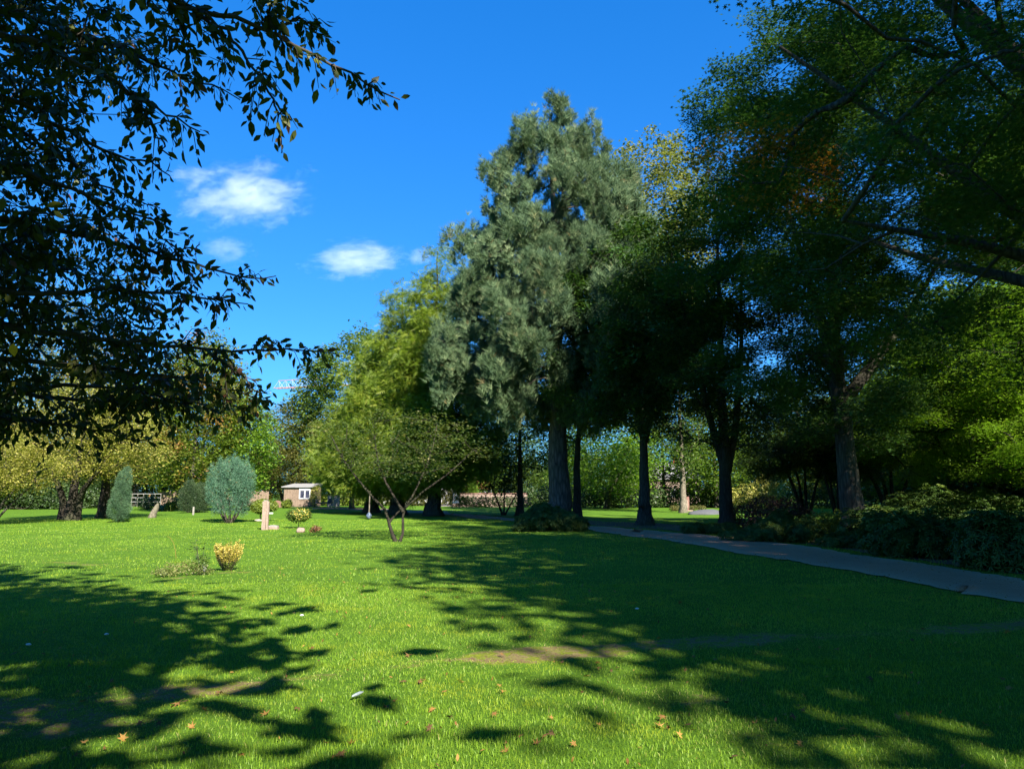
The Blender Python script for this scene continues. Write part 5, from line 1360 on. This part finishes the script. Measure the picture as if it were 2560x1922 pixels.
# ------------------------------------------------------------------ clouds
def cloud_mat(name, scale, dens, seed, thr=.5):
    m, t, out = new_mat(name)
    tc = t.nodes.new("ShaderNodeTexCoord"); obj = tc.outputs['Object']
    n = noise(t, scale, 9, 0.68, obj, 0.5)
    n.noise_dimensions = '4D'; n.inputs['W'].default_value = seed
    ln = t.nodes.new("ShaderNodeVectorMath"); ln.operation = 'LENGTH'; t.links.new(obj, ln.inputs[0])
    fall = mathn(t, 'SUBTRACT', 1.0, ln.outputs['Value'])           # object space is the unit ball
    v = mathn(t, 'SUBTRACT', mathn(t, 'ADD', mathn(t, 'MULTIPLY', n.outputs['Fac'], 2.3), mathn(t, 'MULTIPLY', fall, .75)), thr + 1.05)
    d = mathn(t, 'MULTIPLY', mathn(t, 'MULTIPLY', v, 1.5, True), dens)
    s = t.nodes.new("ShaderNodeVolumeScatter"); s.inputs['Color'].default_value = (1, 1, 1, 1); s.inputs['Anisotropy'].default_value = .1
    t.links.new(d, s.inputs['Density']); t.links.new(s.outputs[0], out.inputs['Volume'])
    return m
def cloud(label, px, py, wpx, hpx, seed, scale, dens, thr, tilt=0.0, D=1500.0):
    c = A(px, py, D); s = D / 1800.0
    import bmesh
    bm = bmesh.new(); bmesh.ops.create_icosphere(bm, subdivisions=3, radius=1.0)
    me = bpy.data.meshes.new('cloud'); bm.to_mesh(me); bm.free(); me.materials.append(cloud_mat('cloud_vapour', scale, dens, seed, thr))
    o = bpy.data.objects.new('cloud', me); COL.objects.link(o)
    o.location = c; o.scale = (wpx / 2 * s, wpx / 2 * s * .35, hpx / 2 * s); o.rotation_euler = (0, tilt, 0)
    tag(o, label, 'cloud')
cloud('largest white cloud, ragged, below the overhanging branch tip', 615, 490, 450, 230, 3.1, 3.4, .020, .36, -.10)
cloud('smooth white cloud left of the pine', 890, 650, 330, 130, 7.4, 2.6, .024, .34, -.06)
cloud('small cloud puff nearest to the redwood top', 1050, 642, 90, 70, 1.7, 1.8, .025, .30, .1)
cloud('thin wisp of cloud above the reddish leaf tips', 565, 625, 190, 110, 5.2, 2.4, .012, .36, 0)
cloud('small faint cloud above the largest one', 480, 440, 160, 70, 9.3, 2.2, .014, .30, 0)

# ------------------------------------------------------------------ grass and fallen leaves
def grass():
    rng = np.random.default_rng(900)
    def sample(n, y0, y1, gam):
        # uniform over the seen wedge, thinning with distance
        u = rng.random(n); y = (y0 ** gam + u * (y1 ** gam - y0 ** gam)) ** (1 / gam)
        x = rng.uniform(-1, 1, n) * (y * .74 + .6)
        return x, y
    def blades(name, n, y0, y1, gam, h, w, lab):
        x, y = sample(n, y0, y1, gam)
        k = worn(x, y)
        keep = (rng.random(n) > k * .72) & ~near_path(x, y)
        x, y = x[keep], y[keep]; n = len(x)
        patch = .5 + .5 * np.sin(x * 1.3 + 2 * np.sin(y * .7)) * np.sin(y * 1.1 + 1.5 * np.sin(x * .5))
        patch2 = .5 + .5 * np.sin(x * 5.1 + 2 * np.sin(y * 3.3)) * np.sin(y * 4.7 + 1.5 * np.sin(x * 2.9))
        hh = h * (.55 + .5 * patch + .35 * patch2) * rng.uniform(.55, 1.35, n) * (1 - .45 * k[keep])
        ww = w * rng.uniform(.6, 1.2, n) * (.7 + .06 * y)
        a = rng.random(n) * 6.283; ln = np.clip(rng.uniform(.1, .75, n) + .8 * k[keep], 0, 1.6)
        z = gz(x, y) - .004
        dx, dy = np.cos(a), np.sin(a); b = rng.random(n) * 6.283
        sx, sy = np.cos(b) * ww, np.sin(b) * ww
        B = np.stack([x, y, z], -1)
        M_ = B + np.stack([dx * hh * ln * .3, dy * hh * ln * .3, hh * .6], -1)
        Tp = B + np.stack([dx * hh * ln, dy * hh * ln, hh * np.maximum(.2, 1 - .35 * ln)], -1)
        S = np.stack([sx, sy, 0 * sx], -1)
        V = np.stack([B - S, B + S, M_ + S * .7, M_ - S * .7, Tp], 1).reshape(-1, 3)
        if y0 > 5:
            V = V.reshape(-1, 5, 3)[:, [0, 1, 4]].reshape(-1, 3); kv = 3
            F = (np.array([(0, 1, 2)])[None] + (np.arange(n) * 3)[:, None, None]).reshape(-1, 3)
        else:
            kv = 5; F = (np.array([(0, 1, 2), (0, 2, 3), (3, 2, 4)])[None] + (np.arange(n) * 5)[:, None, None]).reshape(-1, 3)
        patch3 = np.sin(x * .9 + 1.7 * np.sin(y * .5 + 1)) * np.sin(y * .63 + 1.1 * np.sin(x * .7))
        tint = np.clip(.36 + .20 * patch + .13 * patch3 + rng.normal(0, .17, n) + .25 * k[keep], 0, 1)
        dry = rng.random(n) < .014 + .5 * k[keep]; tint[dry] = rng.uniform(.92, 1, dry.sum())
        o = mesh_np(name, V, F, M['grass'], np.repeat(tint, kv), kind='stuff')
        return tag(o, lab, 'grass')
    blades('grass', 92000, 3.6, 7.2, 1.0, .036, .0022, 'short green lawn grass growing nearest to the photographer')
    blades('grass', 135000, 7.0, 13, 1.0, .038, .0030, 'mown lawn grass around the worn strip and the yellow shrub')
    blades('grass', 130000, 12.6, 46, 1.0, .045, .0048, 'mown lawn grass further out around the stones and path')
grass()

def fallen_leaves():
    rng = np.random.default_rng(950)
    tv, tf = T_OAK
    protos = []
    for i in range(6):
        vv = tv.copy(); vv[:, 0] -= .48; vv[:, 2] = .12 * np.sin(vv[:, 0] * 4 + i) + .10 * np.sin(vv[:, 1] * 6 + i * 2) + (.12 if i % 2 else -.1) * (vv[:, 1] ** 2) * 6
        me = bpy.data.meshes.new('fallen_leaf'); me.from_pydata([tuple(x) for x in vv], [], [tuple(int(q) for q in x) for x in tf]); me.update()
        at = me.attributes.new("tint", 'FLOAT', 'POINT'); at.data.foreach_set("value", [(.1, .45, .7, .9, .3, .6)[i]] * len(vv))
        me.materials.append(M['fallen']); protos.append(me)
    spots = [(783, 1527), (861, 1553), (868, 1607), (1021, 1569), (1022, 1647), (1151, 1711), (1007, 1714), (1236, 1798), (1497, 1681), (1495, 1668), (1060, 1709), (988, 1759), (1380, 1855),
             (1255, 1651), (1110, 1738), (1256, 1737), (850, 1898), (662, 1795), (1985, 1802), (1655, 1815), (1721, 1780), (1650, 1833), (1672, 1836), (1885, 1817), (1719, 1829), (280, 1706), (395, 1727), (175, 1845), (445, 1763), (510, 1780), (745, 1783), (600, 1905), (855, 1900), (305, 1860), (550, 1735), (1890, 1650), (2280, 1610), (2095, 1640), (2400, 1640), (2520, 1592), (2070, 1506), (1700, 1520), (1780, 1550), (1620, 1490)]
    for _ in range(130):
        spots.append((rng.uniform(20, 2540), rng.uniform(1420, 1910)))
    n = 0
    for i, (px, py) in enumerate(spots):
        g = G(px, py)
        if near_path(g[0], g[1]): pass
        o = bpy.data.objects.new('fallen_leaf', protos[i % 6]); COL.objects.link(o)
        s = rng.uniform(.06, .10) if i < 44 else rng.uniform(.035, .08)
        o.scale = (s, s, s); o.location = (g[0], g[1], float(gz(g[0], g[1])) + .024)
        o.rotation_euler = (rng.uniform(-.6, .6), rng.uniform(-.6, .6), rng.uniform(0, 6.28))
        left, front = px < 1150, py > 1640
        if left and front: l, gr = 'dry brown lobed leaf fallen on the lower left grass in patchy shade', 'fallen leaves at the lower left'
        elif front: l, gr = 'dry orange lobed leaf fallen on the lower right grass', 'fallen leaves at the lower right'
        elif left: l, gr = 'small dry leaf fallen on the grass above the worn strip, left half', 'fallen leaves beyond the worn strip at the left'
        else: l, gr = 'small dry leaf fallen on the shaded grass towards the path', 'fallen leaves towards the path'
        tag(o, l, 'leaf', gr)
fallen_leaves()
def litter():
    rng = np.random.default_rng(960)
    i = rng.integers(0, 199, 5200); u = rng.normal(0, .5, 5200)
    P = np.where((rng.random(5200) < .4)[:, None], _pl[i], _pu[i]); C2 = P + (rng.normal(0, .35, (5200, 2)))
    C = np.concatenate([C2, np.stack([rng.uniform(-6, 12, 1500), rng.uniform(4, 18, 1500)], -1)])
    n = len(C); z = gz(C[:, 0], C[:, 1]) + .034
    C3 = np.stack([C[:, 0], C[:, 1], z], -1)
    Nn = norm(np.array([0, 0, 1.0]) + rng.normal(0, .35, (n, 3)))
    V, F = place(T_LEAF4, C3, rng.normal(0, 1, (n, 3)), Nn, rng.uniform(.012, .045, n))
    o = mesh_np('leaf_litter', V, F, M['fallen'], np.repeat(rng.random(n), 6), kind='stuff')
    tag(o, 'fine dry leaf litter gathered along the edges of the path and lawn', 'litter')
litter()
# crumpled white wrapper and small scraps on the lawn
b = G(893, 1755); t_ = rock('plastic_wrapper', 'crumpled elongated white plastic wrapper lying on the front lawn', b, (.052, .015, .012), 51, 'foil', 'litter', sink=.0)
t_.rotation_euler = (0, -.2, .75); t_.location.z += .035
for px, py, lab in ((754, 1550, 'tiny white feather scrap on the sunlit grass'), (1594, 1544, 'small pale paper scrap on the shaded lawn'), (266, 1594, 'pale scrap on the dark grass at the left'), (70, 1622, 'light curled leaf on the dark grass at the far left edge')):
    b = G(px, py); o = rock('paper_scrap', lab, b, (.03, .02, .012), px % 17, 'white', 'litter', sink=0, subd=1); o.location.z += .035
